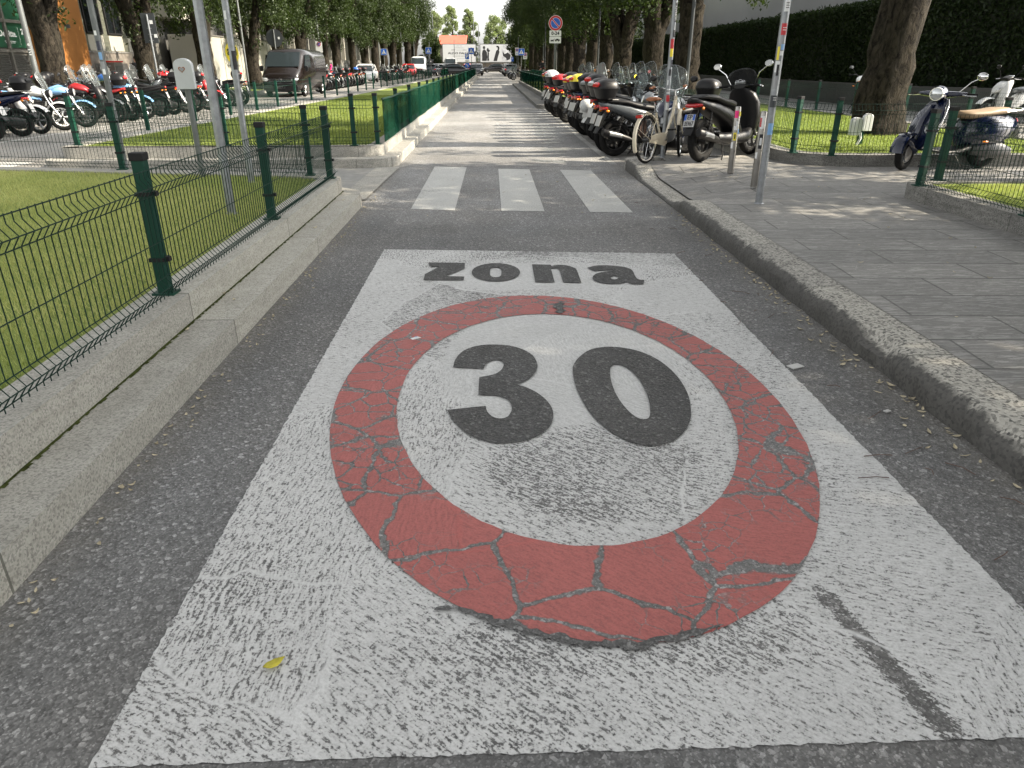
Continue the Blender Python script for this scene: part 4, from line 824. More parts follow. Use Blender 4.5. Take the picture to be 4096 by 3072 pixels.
def mirrors(par,x,z,sp=.34,h=.22,gl='mirror',mt='black',stalk='black'):
    for s in(-1,1):
        y=s*sp; o=MB().tube([(x,s*.20,z),(x-.03,s*.28,z+h*.6),(x-.04,y,z+h)],.006,5).build('mirror',stalk,par,40)
        MB().loft([(x-.045,y,z+h+.02,.062,.042),(x-.03,y,z+h+.02,.066,.045),(x-.005,y,z+h+.02,.04,.026)],(0,0,1),14,2.2).build('mirror_housing',mt,o,40)
        MB().loft([(x-.049,y,z+h+.02,.056,.037),(x-.0455,y,z+h+.02,.056,.037)],(0,0,1),14,2.2).build('mirror_glass',gl,o,40)
def topcase(par,x,z,w_=.22,l=.2,h=.30,lid='black',refl='red_lens'):
    o=MB().loft([(x,0,z,w_*.72,l*.70),(x,0,z+.03,w_*.80,l*.80),(x,0,z+h*.50,w_,l)],(1,0,0),22,3.4).build('top_case','black',par,45)
    MB().loft([(x,0,z+h*.50+.004,w_*1.02,l*1.02),(x,0,z+h*.58,w_*1.02,l*1.02),(x+.01,0,z+h*.80,w_*.93,l*.90),(x+.02,0,z+h*.93,w_*.70,l*.66),(x+.025,0,z+h,w_*.35,l*.33)],(1,0,0),22,3.0).build('lid',lid,o,60)
    MB().loft([(x-l*1.05,0,z+h*.62,w_*.62,.012),(x-l*.99,0,z+h*.70,w_*.66,.03),(x-l*.90,0,z+h*.74,w_*.5,.03)],(0,0,1),12,2.4).build('reflector',refl,o,50)
    b=MB(); 
    for s in(-.1,.1): b.tube([(x-l*.8,s,z-.015),(x+l,s,z-.02),(x+l*1.4,s*.8,z-.06)],.009,6)
    b.build('rack','black',par,40); return o
def plate_at(par,x,z,lean=.35,y=0,txt=None,w_=.177,h=.177):
    m=Matrix.Translation((x,y,z))@Matrix.Rotation(lean,4,'Y')
    P=lambda u,v,o: m@Vector((-o,-u,v))      # faces -x
    o=MB().add([P(-w_/2,-h/2,0),P(w_/2,-h/2,0),P(w_/2,h/2,0),P(-w_/2,h/2,0),P(-w_/2,-h/2,-.004),P(w_/2,-h/2,-.004),P(w_/2,h/2,-.004),P(-w_/2,h/2,-.004)],[(0,1,2,3),(7,6,5,4),(0,4,5,1),(1,5,6,2),(2,6,7,3),(3,7,4,0)]).build('licence_plate','plate',par,0)
    if txt:
        bl=MB()
        for u0,u1 in((-.088,-.052),(.052,.088)): bl.add([P(u0,.005,.002),P(u1,.005,.002),P(u1,.086,.002),P(u0,.086,.002)],[(0,1,2,3)])
        bl.build('blue_band','plate_blue',o,0)
        text_mb(txt[0],.085,lambda u,v:P(u,.045+v,.0025),True,.085).build('lettering','ink',o,0); text_mb(txt[1],.085,lambda u,v:P(u,-.045+v,.0025),True,.15).build('lettering','ink',o,0)
    return o
def scooter(label='',group=None,name='parked_scooter',body='black',maxi=False,screen='screen_clear',wheel_r=.30,white_wheel=None,txt=None,case=True,sh=.62):
    e=empty(name,(0,0,0),0,label,'scooter',group); r=wheel_r
    wheel(e,-.70,r,.125 if maxi else .105,5,'engine'); wheel(e,.74,r,.11 if maxi else .09,5,white_wheel or 'engine',steer=R(-6))
    k=1.15 if maxi else 1.
    q_=.78 if maxi else 1.
    MB().loft([(-1.04,0,.88,.03*k,.02),(-.96,0,.85,.09*k,.05),(-.75,0,.80,.13*k,.08*q_),(-.5,0,.74,.15*k,.12*q_),(-.2,0,.64,.165*k,.15*q_),(.02,0,.53,.16*k,.15),(.15,0,.40,.14*k,.10)],(0,0,1),18,2.8).build('tail_fairing',body,e,50)
    MB().loft([(-.42,0,.33,.12*k,.08),(0,0,.30,.18*k,.09),(.32,0,.31,.19*k,.10),(.48,0,.38,.15*k,.12),(.52,0,.46,.10*k,.10)],(0,0,1),16,3).build('floor_fairing','black',e,50)
    MB().loft([(.44,0,.30,.10,.05),(.50,0,.42,.19*k,.09,-.2),(.50,0,.60,.22*k,.10,-.15),(.46,0,.80,.225*k,.11),(.40,0,.93,.18*k,.12),(.34,0,1.0,.11*k,.09)],(1,0,0),18,2.5).build('front_shield',body,e,50)
    MB().loft([(.42,0,.90,.15*k,.08),(.52,0,.87,.14*k,.09),(.62,0,.80,.10*k,.08),(.69,0,.74,.04*k,.03)],(0,0,1),14,2.4).build('nose_fairing',body,e,50)
    for s in(-1,1): MB().loft([(.50,s*.085,.875,.045,.02),(.60,s*.075,.83,.05,.03),(.66,s*.05,.785,.03,.02)],(0,0,1),10,2).build('headlight','lamp_glass',e,50)
    MB().loft([(-.94,0,.90,.06*k,.012),(-.80,0,.91,.125*k,.035),(-.55,0,.89,.15*k,.045),(-.36,0,.84,.16*k,.05),(-.1,0,.80,.145*k,.055),(.06,0,.78,.10*k,.05),(.12,0,.76,.05*k,.03)],(0,0,1),16,2.8).build('seat','seat_black',e,60)
    b=MB(); fender(b,.74,r,r+.03,.085*k,R(35),R(165)); fb=b.build('front_fender',body,e,50)
    b=MB(); b.loft([(-.88,0,.74,.06,.03),(-.97,0,.62,.075,.02,.9),(-1.04,0,.48,.08,.012,.9),(-1.09,0,.40,.07,.008,.9)],(1,0,0),10,3); b.build('rear_fender','black',e,50)
    b=MB()
    for s in(-.07,.07): b.cyl((.74,s,r),(.60,s,.72),.022,n=8); b.tube([(.74,s*1.15,r),(.73,s*1.15,r)],.02,6)
    b.build('fork','engine',e,40)
    b=MB().tube([(.30,-.33,1.03),(.36,-.14,1.045),(.38,0,1.02),(.36,.14,1.045),(.30,.33,1.03)],.013,6); b.loft([(.28,0,1.03,.10,.03),(.36,0,1.04,.13,.055),(.45,0,1.0,.10,.05)],(0,0,1),12,2.5); hb=b.build('handlebar','black',e,50)
    b=MB(); 
    for s in(-1,1): b.cyl((.34,s*.22,1.04),(.29,s*.35,1.03),.018,n=8)
    b.build('grip','rubber',hb,40)
    b=MB()
    for s in(-1,1): b.tube([(.38,s*.20,1.03),(.37,s*.30,1.02),(.35,s*.355,1.02)],.006,4)
    b.build('brake_lever','chrome',hb,40)
    if maxi:
        for s in(-1,1): MB().cyl((.287,s*.352,1.03),(.268,s*.385,1.027),.016,.014,8).build('bar_end','chrome',hb,40)
        for yy,rr in((-.055,.03),(0,.042),(.055,.03)): MB().torus((.300,yy,1.085),rr,.004,'X',14,4).build('dial_ring','chrome',hb,40)
    MB().box((.31,0,1.075),(.02,.16,.07),ry=R(-50)).build('instrument_panel','lamp_glass',hb,0,.01)
    mirrors(e,.38,1.06,.43 if maxi else .36,-.0+.25 if maxi else .20,stalk='chrome' if maxi else 'black',mt='silver_body' if maxi else 'black')
    if screen: add_screen(e,.52,.93,.50,sh,.30,.13,.78,mt=screen)
    MB().loft([(-.92,0,.80,.13*k,.03),(-.985,0,.80,.10*k,.03),(-1.0,0,.80,.07*k,.015)],(0,0,1),12,2.6).build('tail_light','red_lens',e,50)
    for s in(-1,1): MB().ball((-.93,s*.14*k,.76),(.035,.012,.022)).build('indicator','amber_lens',e,60)
    b=MB().loft([(-.90,.13,r+.02,.035,.06),(-.72,.14,r+.02,.05,.10),(-.45,.12,r+.05,.06,.10),(-.20,.08,r+.06,.07,.09)],(0,0,1),12,2.6); b.cyl((-.70,-.1,r),(-.70,.12,r),.05,n=12); b.build('engine_case','engine',e,50)
    b=MB().loft([(-1.02,-.15,r+.12,.045,.05),(-1.0,-.15,r+.12,.055,.065),(-.78,-.15,r+.07,.055,.07),(-.50,-.14,r+.0,.04,.045),(-.35,-.10,r-.06,.02,.02),(-.1,-.08,r-.08,.018,.018)],(0,0,1),14,2.2); ex=b.build('exhaust','black',e,50)
    MB().loft([(-.90,-.19,r+.10,.02,.04),(-.66,-.185,r+.05,.02,.035)],(0,0,1),10,2.4).build('heat_shield','silver_body',ex,50)
    b=MB()
    for s in(-.11,.11):
        b.cyl((-.72,s,r+.02),(-.62,s,.70),.014,n=8)
        for i in range(6): b.torus((-.705+.012*i,s,r+.12+.04*i),.026,.006,'Z',10,4)
    b.build('shock_absorber','black',e,40)
    b=MB(); 
    for s in(-1,1): b.tube([(-.25,s*.08,.30),(-.30,s*.13,.06),(-.36,s*.15,.012)],.011,5)
    b.tube([(-.30,-.13,.05),(-.30,.13,.05)],.01,5); b.build('stand','black',e,40)
    plate_at(e,-1.035,.60,.32,txt=txt)
    if case: topcase(e,-.92,.955,.21 if maxi else .20,.19,.31)
    return e
def motorcycle(label='',name='parked_motorcycle',body='red_body',group=None,case=False,screen=None,wire=False):
    e=empty(name,(0,0,0),0,label,'motorcycle',group); r=.31
    wheel(e,-.70,r,.13,5,'engine',wire=wire); wheel(e,.73,r,.10,5,'silver_body' if not wire else 'chrome',steer=R(8),wire=wire)
    b=MB()
    for s in(-1,1):
        b.tube([(.45,s*.04,.86),(.15,s*.12,.80),(-.15,s*.13,.62),(-.25,s*.12,.42)],.018,6); b.tube([(.45,s*.04,.80),(.32,s*.10,.45),(.2,s*.12,.32),(-.2,s*.12,.32)],.015,6); b.tube([(-.1,s*.12,.72),(-.55,s*.12,.80),(-.85,s*.06,.84)],.013,6); b.tube([(-.25,s*.11,.42),(-.70,s*.10,r)],.022,6)
    b.build('frame','black',e,40)
    MB().loft([(-.05,0,.80,.10,.06),(.08,0,.86,.16,.10),(.28,0,.90,.18,.12),(.42,0,.88,.13,.09),(.48,0,.86,.06,.04)],(0,0,1),18,2.3).build('fuel_tank',body,e,60)
    MB().loft([(-.82,0,.88,.06,.02),(-.65,0,.86,.11,.035),(-.40,0,.82,.14,.04),(-.15,0,.80,.13,.045),(-.02,0,.83,.08,.04)],(0,0,1),16,2.6).build('seat','seat_black',e,60)
    MB().loft([(-.98,0,.88,.03,.015),(-.85,0,.84,.09,.04),(-.55,0,.78,.13,.06),(-.30,0,.72,.14,.07),(-.15,0,.66,.12,.05)],(0,0,1),14,2.4).build('tail_fairing',body,e,50)
    b=MB(); b.box((.08,0,.42),(.34,.24,.22)); b.cyl((.22,0,.46),(.30,0,.70),.10,.09,10); b.cyl((-.05,-.16,.40),(-.05,.16,.40),.11,n=14); b.cyl((.12,-.17,.38),(.12,.17,.38),.08,n=14)
    for i in range(5): b.box((.25+.012*i,0,.52+.035*i),(.23,.22,.010),ry=R(-70)*0)
    b.build('engine','engine',e,30)
    b=MB()
    for s in(-.10,.10): b.cyl((.73,s,r),(.55,s,.62),.026,n=10); b.cyl((.55,s,.62),(.44,s,.94),.019,n=10)
    b.build('fork','chrome',e,40)
    b=MB(); fender(b,.73,r,r+.03,.07,R(30),R(150)); b.build('front_fender',body,e,50)
    b=MB(); fender(b,-.70,r,r+.05,.08,R(70),R(185)); b.build('rear_fender','black',e,50)
    MB().loft([(.48,0,.84,.05,.05),(.54,0,.84,.09,.09),(.60,0,.84,.095,.095)],(0,0,1),16,2).build('headlight_shell','black',e,50)
    MB().loft([(.60,0,.84,.088,.088),(.622,0,.84,.06,.06)],(0,0,1),16,2).build('headlight','lamp_glass',e,50)
    hb=MB().tube([(.26,-.38,1.03),(.36,-.22,1.05),(.43,-.06,.97),(.43,.06,.97),(.36,.22,1.05),(.26,.38,1.03)],.012,6).build('handlebar','black',e,50)
    b=MB()
    for s in(-1,1): b.cyl((.31,s*.27,1.04),(.25,s*.40,1.03),.018,n=8)
    b.build('grip','rubber',hb,40)
    MB().ball((.46,0,1.01),(.04,.07,.045)).build('instrument_panel','black_gloss',hb,60)
    mirrors(e,.33,1.06,.36,.17)
    ex=MB().tube([(.30,-.06,.50),(.34,-.08,.36),(.22,-.11,.26),(-.20,-.14,.26),(-.42,-.17,.34)],.022,8).build('exhaust','chrome',e,50)
    MB().cyl((-.40,-.17,.33),(-.86,-.18,.46),.045,.05,12).build('silencer','chrome',ex,50)
    MB().ball((-.96,0,.85),(.025,.06,.03)).build('tail_light','red_lens',e,60)
    b=MB(); b.box((-.93,0,.68),(.02,.10,.25),ry=R(20)); b.build('plate_bracket','black',e,0); plate_at(e,-.99,.62,.3)
    for s in(-1,1): MB().ball((-.90,s*.17,.76),(.03,.03,.02)).build('indicator','amber_lens',e,60)
    MB().tube([(-.05,.12,.30),(-.12,.26,.02)],.012,6).build('stand','black',e,40)
    if screen: add_screen(e,.58,.92,.36,.42,.35,.09,.7,mt=screen)
    if case: topcase(e,-.86,.94,.21,.19,.30)
    return e
def classic_scooter(label):
    e=empty('classic_scooter',(0,0,0),0,label,'scooter'); r=.235
    wheel(e,-.62,r,.11,5,'engine',n=28); wheel(e,.66,r,.105,5,'silver_body',steer=R(28),n=28)
    B='navy'
    MB().loft([(.50,0,.30,.10,.035,-.1),(.49,0,.42,.24,.045,-.15),(.46,0,.60,.255,.045,-.2),(.38,0,.78,.24,.045,-.3),(.31,0,.90,.17,.05,-.3),(.26,0,.98,.09,.05)],(1,0,0),20,2.4).build('leg_shield',B,e,60)
    b=MB().loft([(.56,0,.36,.04,.05),(.535,0,.50,.055,.06),(.47,0,.72,.05,.055),(.36,0,.90,.04,.04)],(1,0,0),12,2.2); b.build('steering_cover',B,e,60)
    b=MB()
    for s in(-1,1): b.tube([(.50,s*.12,.32),(.47,s*.252,.45),(.43,s*.262,.60),(.36,s*.245,.78),(.28,s*.175,.90),(.23,s*.09,.97)],.009,6)
    b.build('chrome_trim','chrome',e,60)
    b=MB(); b.loft([(.66,0,r+.22,.02,.02),(.74,0,r+.20,.07,.05),(.66,0,r+.16,.095,.08),(.55,0,r+.12,.10,.10),(.47,0,r+.06,.08,.09)],(0,0,1),14,2.4); fender(b,.66,r,r+.05,.095,R(5),R(160),10); b.build('front_fender',B,e,60)
    MB().loft([(.40,0,.30,.19,.03),(.15,0,.26,.20,.03),(-.1,0,.27,.20,.04),(-.25,0,.32,.18,.06)],(0,0,1),14,3).build('floor_board','black',e,50)
    MB().loft([(-1.02,0,.62,.05,.05),(-.96,0,.60,.13,.12),(-.80,0,.56,.22,.20),(-.60,0,.54,.255,.24),(-.38,0,.54,.24,.24),(-.20,0,.52,.19,.20),(-.12,0,.46,.12,.14)],(0,0,1),20,2.4).build('rear_body',B,e,60)
    MB().loft([(-.86,0,.80,.08,.02),(-.80,0,.81,.13,.045),(-.62,0,.80,.155,.055),(-.45,0,.77,.16,.06),(-.22,0,.755,.15,.06),(-.06,0,.765,.11,.05),(-.02,0,.76,.06,.03)],(0,0,1),18,2.8).build('seat','seat_tan',e,60)
    b=MB()
    for s in(-1,1): b.tube([(-.70,s*.16,.80),(-.95,s*.14,.82),(-1.06,s*.08,.84)],.008,6)
    b.tube([(-1.06,-.08,.84),(-1.06,.08,.84)],.008,6); b.build('grab_rail','chrome',e,50)
    b=MB().loft([(.52,0,1.04,.075,.075),(.46,0,1.05,.10,.10),(.36,0,1.05,.09,.085),(.26,0,1.05,.05,.04)],(0,0,1),16,2.2); b.tube([(.36,0,1.03),(.36,.2,1.04),(.31,.30,1.04)],[.05,.035,.025],8); b.tube([(.36,0,1.03),(.36,-.2,1.04),(.31,-.30,1.04)],[.05,.035,.025],8); hb=b.build('handlebar',B,e,60)
    MB().loft([(.515,0,1.04,.092,.092),(.54,0,1.04,.088,.088)],(0,0,1),20,2).build('headlight_ring','chrome',hb,50); MB().loft([(.54,0,1.04,.078,.078),(.556,0,1.04,.05,.05)],(0,0,1),20,2).build('headlight','lamp_glass',hb,60)
    b=MB()
    for s in(-1,1): b.cyl((.32,s*.28,1.04),(.27,s*.42,1.03),.018,n=8)
    b.build('grip','rubber',hb,40)
    b=MB()
    for s in(-1,1): b.tube([(.37,s*.27,1.03),(.38,s*.34,1.02),(.36,s*.44,1.02)],.007,5)
    b.build('brake_lever','chrome',hb,40)
    m=MB().tube([(.36,.24,1.07),(.30,.34,1.20),(.28,.44,1.25)],.006,6).build('mirror','chrome',e,40)
    MB().loft([(.25,.45,1.27,.065,.045),(.275,.45,1.27,.075,.052),(.31,.45,1.27,.04,.03)],(0,0,1),16,2.2).build('mirror_housing','chrome',m,60)
    def turn(o_,a=R(28),P=Vector((.40,0,0))): o_.rotation_euler[2]=a; o_.location=P-Matrix.Rotation(a,3,'Z')@P
    turn(hb); turn(m,R(12)); hb.location.x-=.10; m.location.x-=.10
    for q_ in KIDS[e.name]:
        if q_.name.startswith('front_fender'): turn(q_,R(24),Vector((.66,0,0)))
    MB().loft([(.50,.13,.585,.03,.04),(.52,.135,.58,.025,.05),(.51,.14,.55,.02,.03)],(0,0,1),10,2).build('indicator','lamp_glass',e,50)
    g=MB()
    for i in range(6): g.box((.565-.004*i,0,.50+.022*i),(.012,.07,.008))
    g.build('horn_grille','slot_dark',e,0)
    MB().ball((-1.02,0,.66),(.03,.06,.045)).build('tail_light','red_lens',e,60)
    MB().loft([(-.95,.13,r+.0,.03,.06),(-.75,.15,r+.03,.05,.11),(-.5,.14,r+.04,.06,.11),(-.3,.10,r+.05,.05,.07)],(0,0,1),14,2.4).build('engine_cover','engine',e,60)
    MB().ball((-.40,.235,.40),(.05,.008,.015)).build('reflector','amber_lens',e,60)
    b=MB(); fender(b,-.62,r,r+.06,.09,R(95),R(190),8); b.build('rear_fender','black',e,50)
    MB().tube([(-.1,-.12,.25),(-.5,-.16,.2),(-.9,-.17,.26)],[.02,.05,.055],10).build('exhaust','engine',e,50)
    b=MB()
    for s in(-1,1): b.tube([(-.05,s*.1,.26),(-.15,s*.17,.06),(-.20,s*.2,.012),(-.3,s*.2,.012)],.011,5)
    b.build('stand','chrome',e,40); MB().tube([(.66,-.08,r),(.60,-.07,.38),(.50,0,.5)],.022,8).build('fork','engine',e,40)
    plate_at(e,-1.06,.52,.2); return e
def bicycle(label):
    e=empty('parked_bicycle',(0,0,0),0,label,'bicycle'); r=.335
    wheel(e,-.53,r,.038,wire=True,rim='chrome',disc_=False,n=40); wheel(e,.55,r,.038,wire=True,rim='chrome',disc_=False,steer=R(22),n=40)
    b=MB(); H=(.36,0,.84); S=(-.22,0,.62); BB=(-.08,0,.30)
    b.tube([H,(.30,0,.66),(.10,0,.38),BB],.022,10); b.tube([(.37,0,.90),(.385,0,.74)],.024,10); b.tube([(.34,0,.76),(.26,0,.56),(.08,0,.36),(-.10,0,.38)],.014,8)
    b.tube([BB,S,(-.25,0,.70)],.017,10)
    for s in(-1,1): b.tube([(-.53,s*.06,r),(BB[0],s*.04,.30)],.010,6); b.tube([(-.53,s*.06,r),S],.009,6)
    for s in(-1,1): b.tube([(.385,s*.02,.74),(.42,s*.05,.66),(.50,s*.055,.45),(.55,s*.055,r)],.011,6)
    b.build('frame','cream',e,50)
    b=MB(); fender(b,-.53,r,r+.03,.028,R(35),R(205),14); 
    for s in(-1,1): b.tube([(-.53,s*.06,r),(-.53-.30,s*.03,r+.17)],.004,4)
    b.build('rear_fender','cream',e,50)
    b=MB(); fender(b,0,0,r+.03,.028,R(-5),R(155),14); f=b.build('front_fender','cream',e,50,loc=(.55,0,r)); f.rotation_euler[2]=R(22)
    MB().loft([(-.53,-.055,r,.012,.045),(-.30,-.055,.33,.014,.075),(-.08,-.055,.31,.014,.10),(.0,-.055,.30,.01,.06)],(0,0,1),14,2.2).build('chain_guard','cream',e,50)
    b=MB().cyl((-.08,-.09,.30),(-.08,.09,.30),.02,n=8); b.tube([(-.08,-.08,.30),(-.02,-.09,.44)],.009,6); b.tube([(-.08,.08,.30),(-.14,.09,.16)],.009,6); b.build('crank','chrome',e,40)
    MB().box((-.02,-.15,.44),(.09,.10,.025)).build('pedal','black',e,0,.004); MB().box((-.14,.15,.16),(.09,.10,.025)).build('pedal','black',e,0,.004)
    MB().tube([(-.25,0,.68),(-.29,0,.84)],.013,8).build('seat_post','chrome',e,40)
    MB().loft([(-.42,0,.875,.05,.02),(-.38,0,.88,.10,.03),(-.30,0,.88,.09,.03),(-.20,0,.875,.05,.022),(-.12,0,.87,.022,.018)],(0,0,1),14,2.3).build('saddle','leather',e,60)
    b=MB()
    for s in(-1,1): b.torus((-.36,s*.05,.835),.018,.005,'Z',10,4); b.torus((-.36,s*.05,.85),.018,.005,'Z',10,4)
    b.build('saddle_spring','black',e,40)
    b=MB().tube([(.36,0,.86),(.35,0,.99)],.013,8); b.tube([(.10,-.27,1.03),(.22,-.25,1.04),(.33,-.15,1.01),(.36,0,.98),(.33,.15,1.01),(.22,.25,1.04),(.10,.27,1.03)],.011,8); hb=b.build('handlebar','chrome',e,50)
    for s in(-1,1): MB().cyl((.19,s*.257,1.04),(.07,s*.275,1.03),.017,n=8).build('grip','leather',hb,40)
    b=MB()
    for s in(-1,1): b.tube([(.24,s*.24,1.02),(.20,s*.23,.985),(.10,s*.245,.975)],.006,5)
    b.build('brake_lever','chrome',hb,40)
    b=MB(); 
    for s in(-1,1): b.tube([(-.30,s*.05,.70),(-.68,s*.06,.70),(-.72,s*.06,.66),(-.53,s*.07,r)],.006,5); b.tube([(-.45,s*.06,.70),(-.53,s*.07,r)],.005,5)
    for x in(-.40,-.52,-.64): b.tube([(x,-.06,.70),(x,.06,.70)],.005,5)
    b.build('luggage_rack','black',e,40)
    MB().loft([(-.74,0,.66,.055,.025),(-.765,0,.66,.05,.022)],(0,0,1),12,2.6).build('reflector','red_lens',e,50)
    MB().loft([(-.60,.085,.52,.018,.13),(-.50,.095,.52,.022,.16),(-.40,.085,.50,.018,.12)],(0,0,1),12,2.6).build('coat_guard','leather_dark',e,50)
    MB().tube([(-.15,.05,.28),(-.22,.16,.01)],.008,5).build('stand','black',e,40); return e
# prototypes
G_R='scooters and motorcycles parked along the right of the road'; G_L='scooters and motorcycles parked on the far side of the left street'
RX=2.13
sc1=scooter('grey scooter with a big plain black top case, nearest of the right-hand row',G_R,body='grey_body',sh=.55); place(sc1,(2.83,13.27,0),R(17))
KIDS_lid=None
def ch(root,*names):
    for n in names:
        root=[k for k in KIDS[root.name] if k.name.split('.')[0]==n][0]
    return root
mx=scooter('black scooter with a smoked screen and plate EP 35967 behind the steel bollard',None,'parked_scooter','black',True,'screen_smoke',.31,None,('EP','35967'),False,.36); place(mx,(3.64,11.45,.15),R(42)); mx.rotation_euler[0]=R(-4)
mo1=motorcycle('silver motorcycle turned nose to the road between the nearest right-hand scooters','parked_motorcycle','silver_body',G_R,False,'screen_clear'); place(mo1,(3.26,14.75,0),R(204)); 
vs=classic_scooter('dark blue classic scooter with a tan seat on the right-hand pavement'); place(vs,(6.31,10.17,.15),R(190)); vs.scale=(.97,1,.94); 
bc=bicycle('cream city bicycle with a brown saddle leaning at the kerb end'); place(bc,(2.62,11.27,.15),R(50)); bc.rotation_euler[0]=R(-4)
nv=dup(sc1,(3.12,12.42,0),R(228),'navy scooter with a big screen and red-flashed case facing the bicycle',G_R,{'tail_fairing':'navy','front_shield':'silver_body','nose_fairing':'navy','rim':'silver_body'})
def two(src,x,y,head,label,group,mats=None,skip=(),z=0,case_h=0): return dup(src,(x,y,z),R(head),label,group,mats,skip)
RR=[(13.62,-3,'black scooter with a clear-lidded black top case, second of the right-hand row',{'tail_fairing':'black','front_shield':'black','nose_fairing':'black','lid':'black','reflector':'lamp_glass'},()),
(14.95,-8,'dark scooter with a red reflector on its top case, next to the nose-out silver motorcycle',{'tail_fairing':'black','front_shield':'black','nose_fairing':'black'},()),
(15.65,-8,'scooter with a white front fender and a white helmet hung at its tail',{'tail_fairing':'black','front_shield':'white_body','nose_fairing':'white_body','reflector':'silver_body','rear_fender':'white_body'},()),
(16.35,-4,'scooter with a blue body and plain black case behind the one with the white helmet',{'tail_fairing':'navy','front_shield':'navy','nose_fairing':'navy','reflector':'black'},()),
(17.1,-7,'black scooter with a yellow lid on its case, nearest of the three yellow-lidded ones',{'tail_fairing':'navy','front_shield':'black','nose_fairing':'black','lid':'yellow'},()),
(17.95,-4,'dark scooter with a red reflector case just beyond the nearest yellow lid',{'tail_fairing':'black','front_shield':'black','nose_fairing':'black'},()),
(18.8,-8,'dark grey scooter with a yellow-lidded case, the middle one of the three yellow lids',{'tail_fairing':'black','front_shield':'grey_body','nose_fairing':'grey_body','lid':'yellow'},()),
(19.8,-3,'silver-shielded scooter with a wide red reflector on its black case',{'tail_fairing':'grey_body','front_shield':'silver_body','nose_fairing':'silver_body'},()),
(20.9,-8,'black scooter without a top case between two with cases in the right-hand row',{'tail_fairing':'black','front_shield':'black','nose_fairing':'black','windscreen':'screen_milky'},('top_case','rack')),
(21.9,-4,'scooter with a bright red lid on its top case in the right-hand row',{'tail_fairing':'red_body','front_shield':'red_body','nose_fairing':'red_body','lid':'red_body'},()),
(23.0,-7,'scooter with a white-lidded case next to the red-lidded one',{'tail_fairing':'black','front_shield':'black','nose_fairing':'black','lid':'white_body','reflector':'lamp_glass'},()),
(24.1,-4,'white-lidded scooter further along, with a black shield',{'tail_fairing':'black','front_shield':'black','nose_fairing':'black','lid':'white_body'},()),
(25.2,-7,'dark scooter with a tall clear screen, second from the far end of the right-hand row',{'tail_fairing':'black','front_shield':'black','nose_fairing':'black'},('top_case','rack')),
(26.3,-5,'scooter with a white rear fender and a yellow-lidded case, last of the right-hand row',{'tail_fairing':'black','front_shield':'white_body','nose_fairing':'white_body','rear_fender':'white_body','lid':'yellow'},())]
for y,hd,lb,mm,sk in RR:
    hd+=24+random.uniform(-8,8); q=two(sc1,2.13+.70*math.cos(R(hd))+(0 if y<20 else -.1)+random.uniform(-.05,.14),y+.70*math.sin(R(hd)),hd,lb,G_R,mm,sk)
    if 15.5<y<15.8:
        hm=MB().ball((0,0,0),(.14,.12,.13),16,10).build('helmet','white_body',None,60); tag(hm,'white open helmet hung at the tail of a right-hand scooter','helmet'); hm.location=(1.93,15.42,.72)
        MB().loft([(.10,0,-.02,.085,.05),(.135,0,-.02,.07,.04)],(0,0,1),12,2.2).build('visor','black_gloss',hm,50)
    q.scale=(1,1,random.uniform(.97,1.05))
# left street, near stretch: (y, nose to the road?, kind)
blk={'tail_fairing':'black','front_shield':'black','nose_fairing':'black'}
def col(c,**k): d={'tail_fairing':c,'front_shield':c,'nose_fairing':c,'front_fender':c,'fuel_tank':c}; d.update(k); return d
LL=[(16.1,182,'s',col('navy',lid='black'),(),'dark scooter cut by the left picture edge, black top case with a helmet bag'),
(17.05,186,'s',col('navy',reflector='black'),('windscreen',),'dark blue scooter with a red tail light, tail to the street, at the far left'),
(17.75,6,'s',col('white_body',rim='silver_body'),('windscreen',),'white scooter with a big light-rimmed front wheel, nose to the street'),
(18.6,10,'m',col('white_body',rim='sign_white'),(),'white motorcycle with a red flash and a gold brake disc, nose to the street'),
(19.5,14,'m',col('lightblue_body'),('windscreen',),'pale blue motorcycle half hidden behind the doubled fence posts'),
(21.0,8,'s',blk,(),'black scooter with a tall clear screen, nose to the street, left of the grey pole'),
(21.9,184,'m',col('black'),(),'black motorcycle tail to the street right of the grey pole'),
(22.6,6,'m',col('lightblue_body',rim='chrome'),(),'tall blue and white motorcycle nose to the street right of the grey pole'),
(23.6,186,'m',col('black'),('windscreen',),'black motorcycle with a long seat in front of the second tree'),
(24.5,184,'s',blk,(),'black scooter with a red-flashed case beside the second tree'),
(25.4,8,'m',col('black',rim='chrome'),(),'black motorcycle with a bright spoked wheel beside the grey control box'),
(26.1,186,'s',col('grey_body'),('windscreen',),'grey scooter with a silver-topped case just past the second tree'),
(27.0,10,'m',col('silver_body',rim='chrome'),('windscreen',),'silver motorcycle with bright fork legs behind the control box pole'),
(27.8,5,'s',col('red_body',lid='red_body'),(),'red scooter with a red top case between the two grey poles'),
(28.7,8,'m',col('black'),('windscreen',),'black motorcycle between the two grey poles'),
(29.5,184,'s',blk,(),'black scooter with a large black case right of the grey poles'),
(30.2,186,'m',col('black'),('windscreen',),'black motorcycle at the end of the near left group')]
ms1=motorcycle('red and black motorcycle with a black top case, behind the grey pole at the left','parked_motorcycle','red_body',G_L,True,None); place(ms1,(-11.1,21.45,0),R(186))
mw=motorcycle('blue motorcycle with spoked wheels behind the front row near the first tree','parked_motorcycle','blue_body',G_L,False,'screen_clear',True); place(mw,(-13.9,27.7,.15),R(-20))
for i,(y,hd,k,mm,sk,lb) in enumerate(LL):
    src=sc1 if k=='s' else (mo1 if i%2 else mw); edge=-10.2+max(0,(y-18))*.06; x=edge-1.02 if k=='s' else edge-1.0
    q=two(src,x,y,hd+random.uniform(-4,4),lb,G_L,mm,sk)
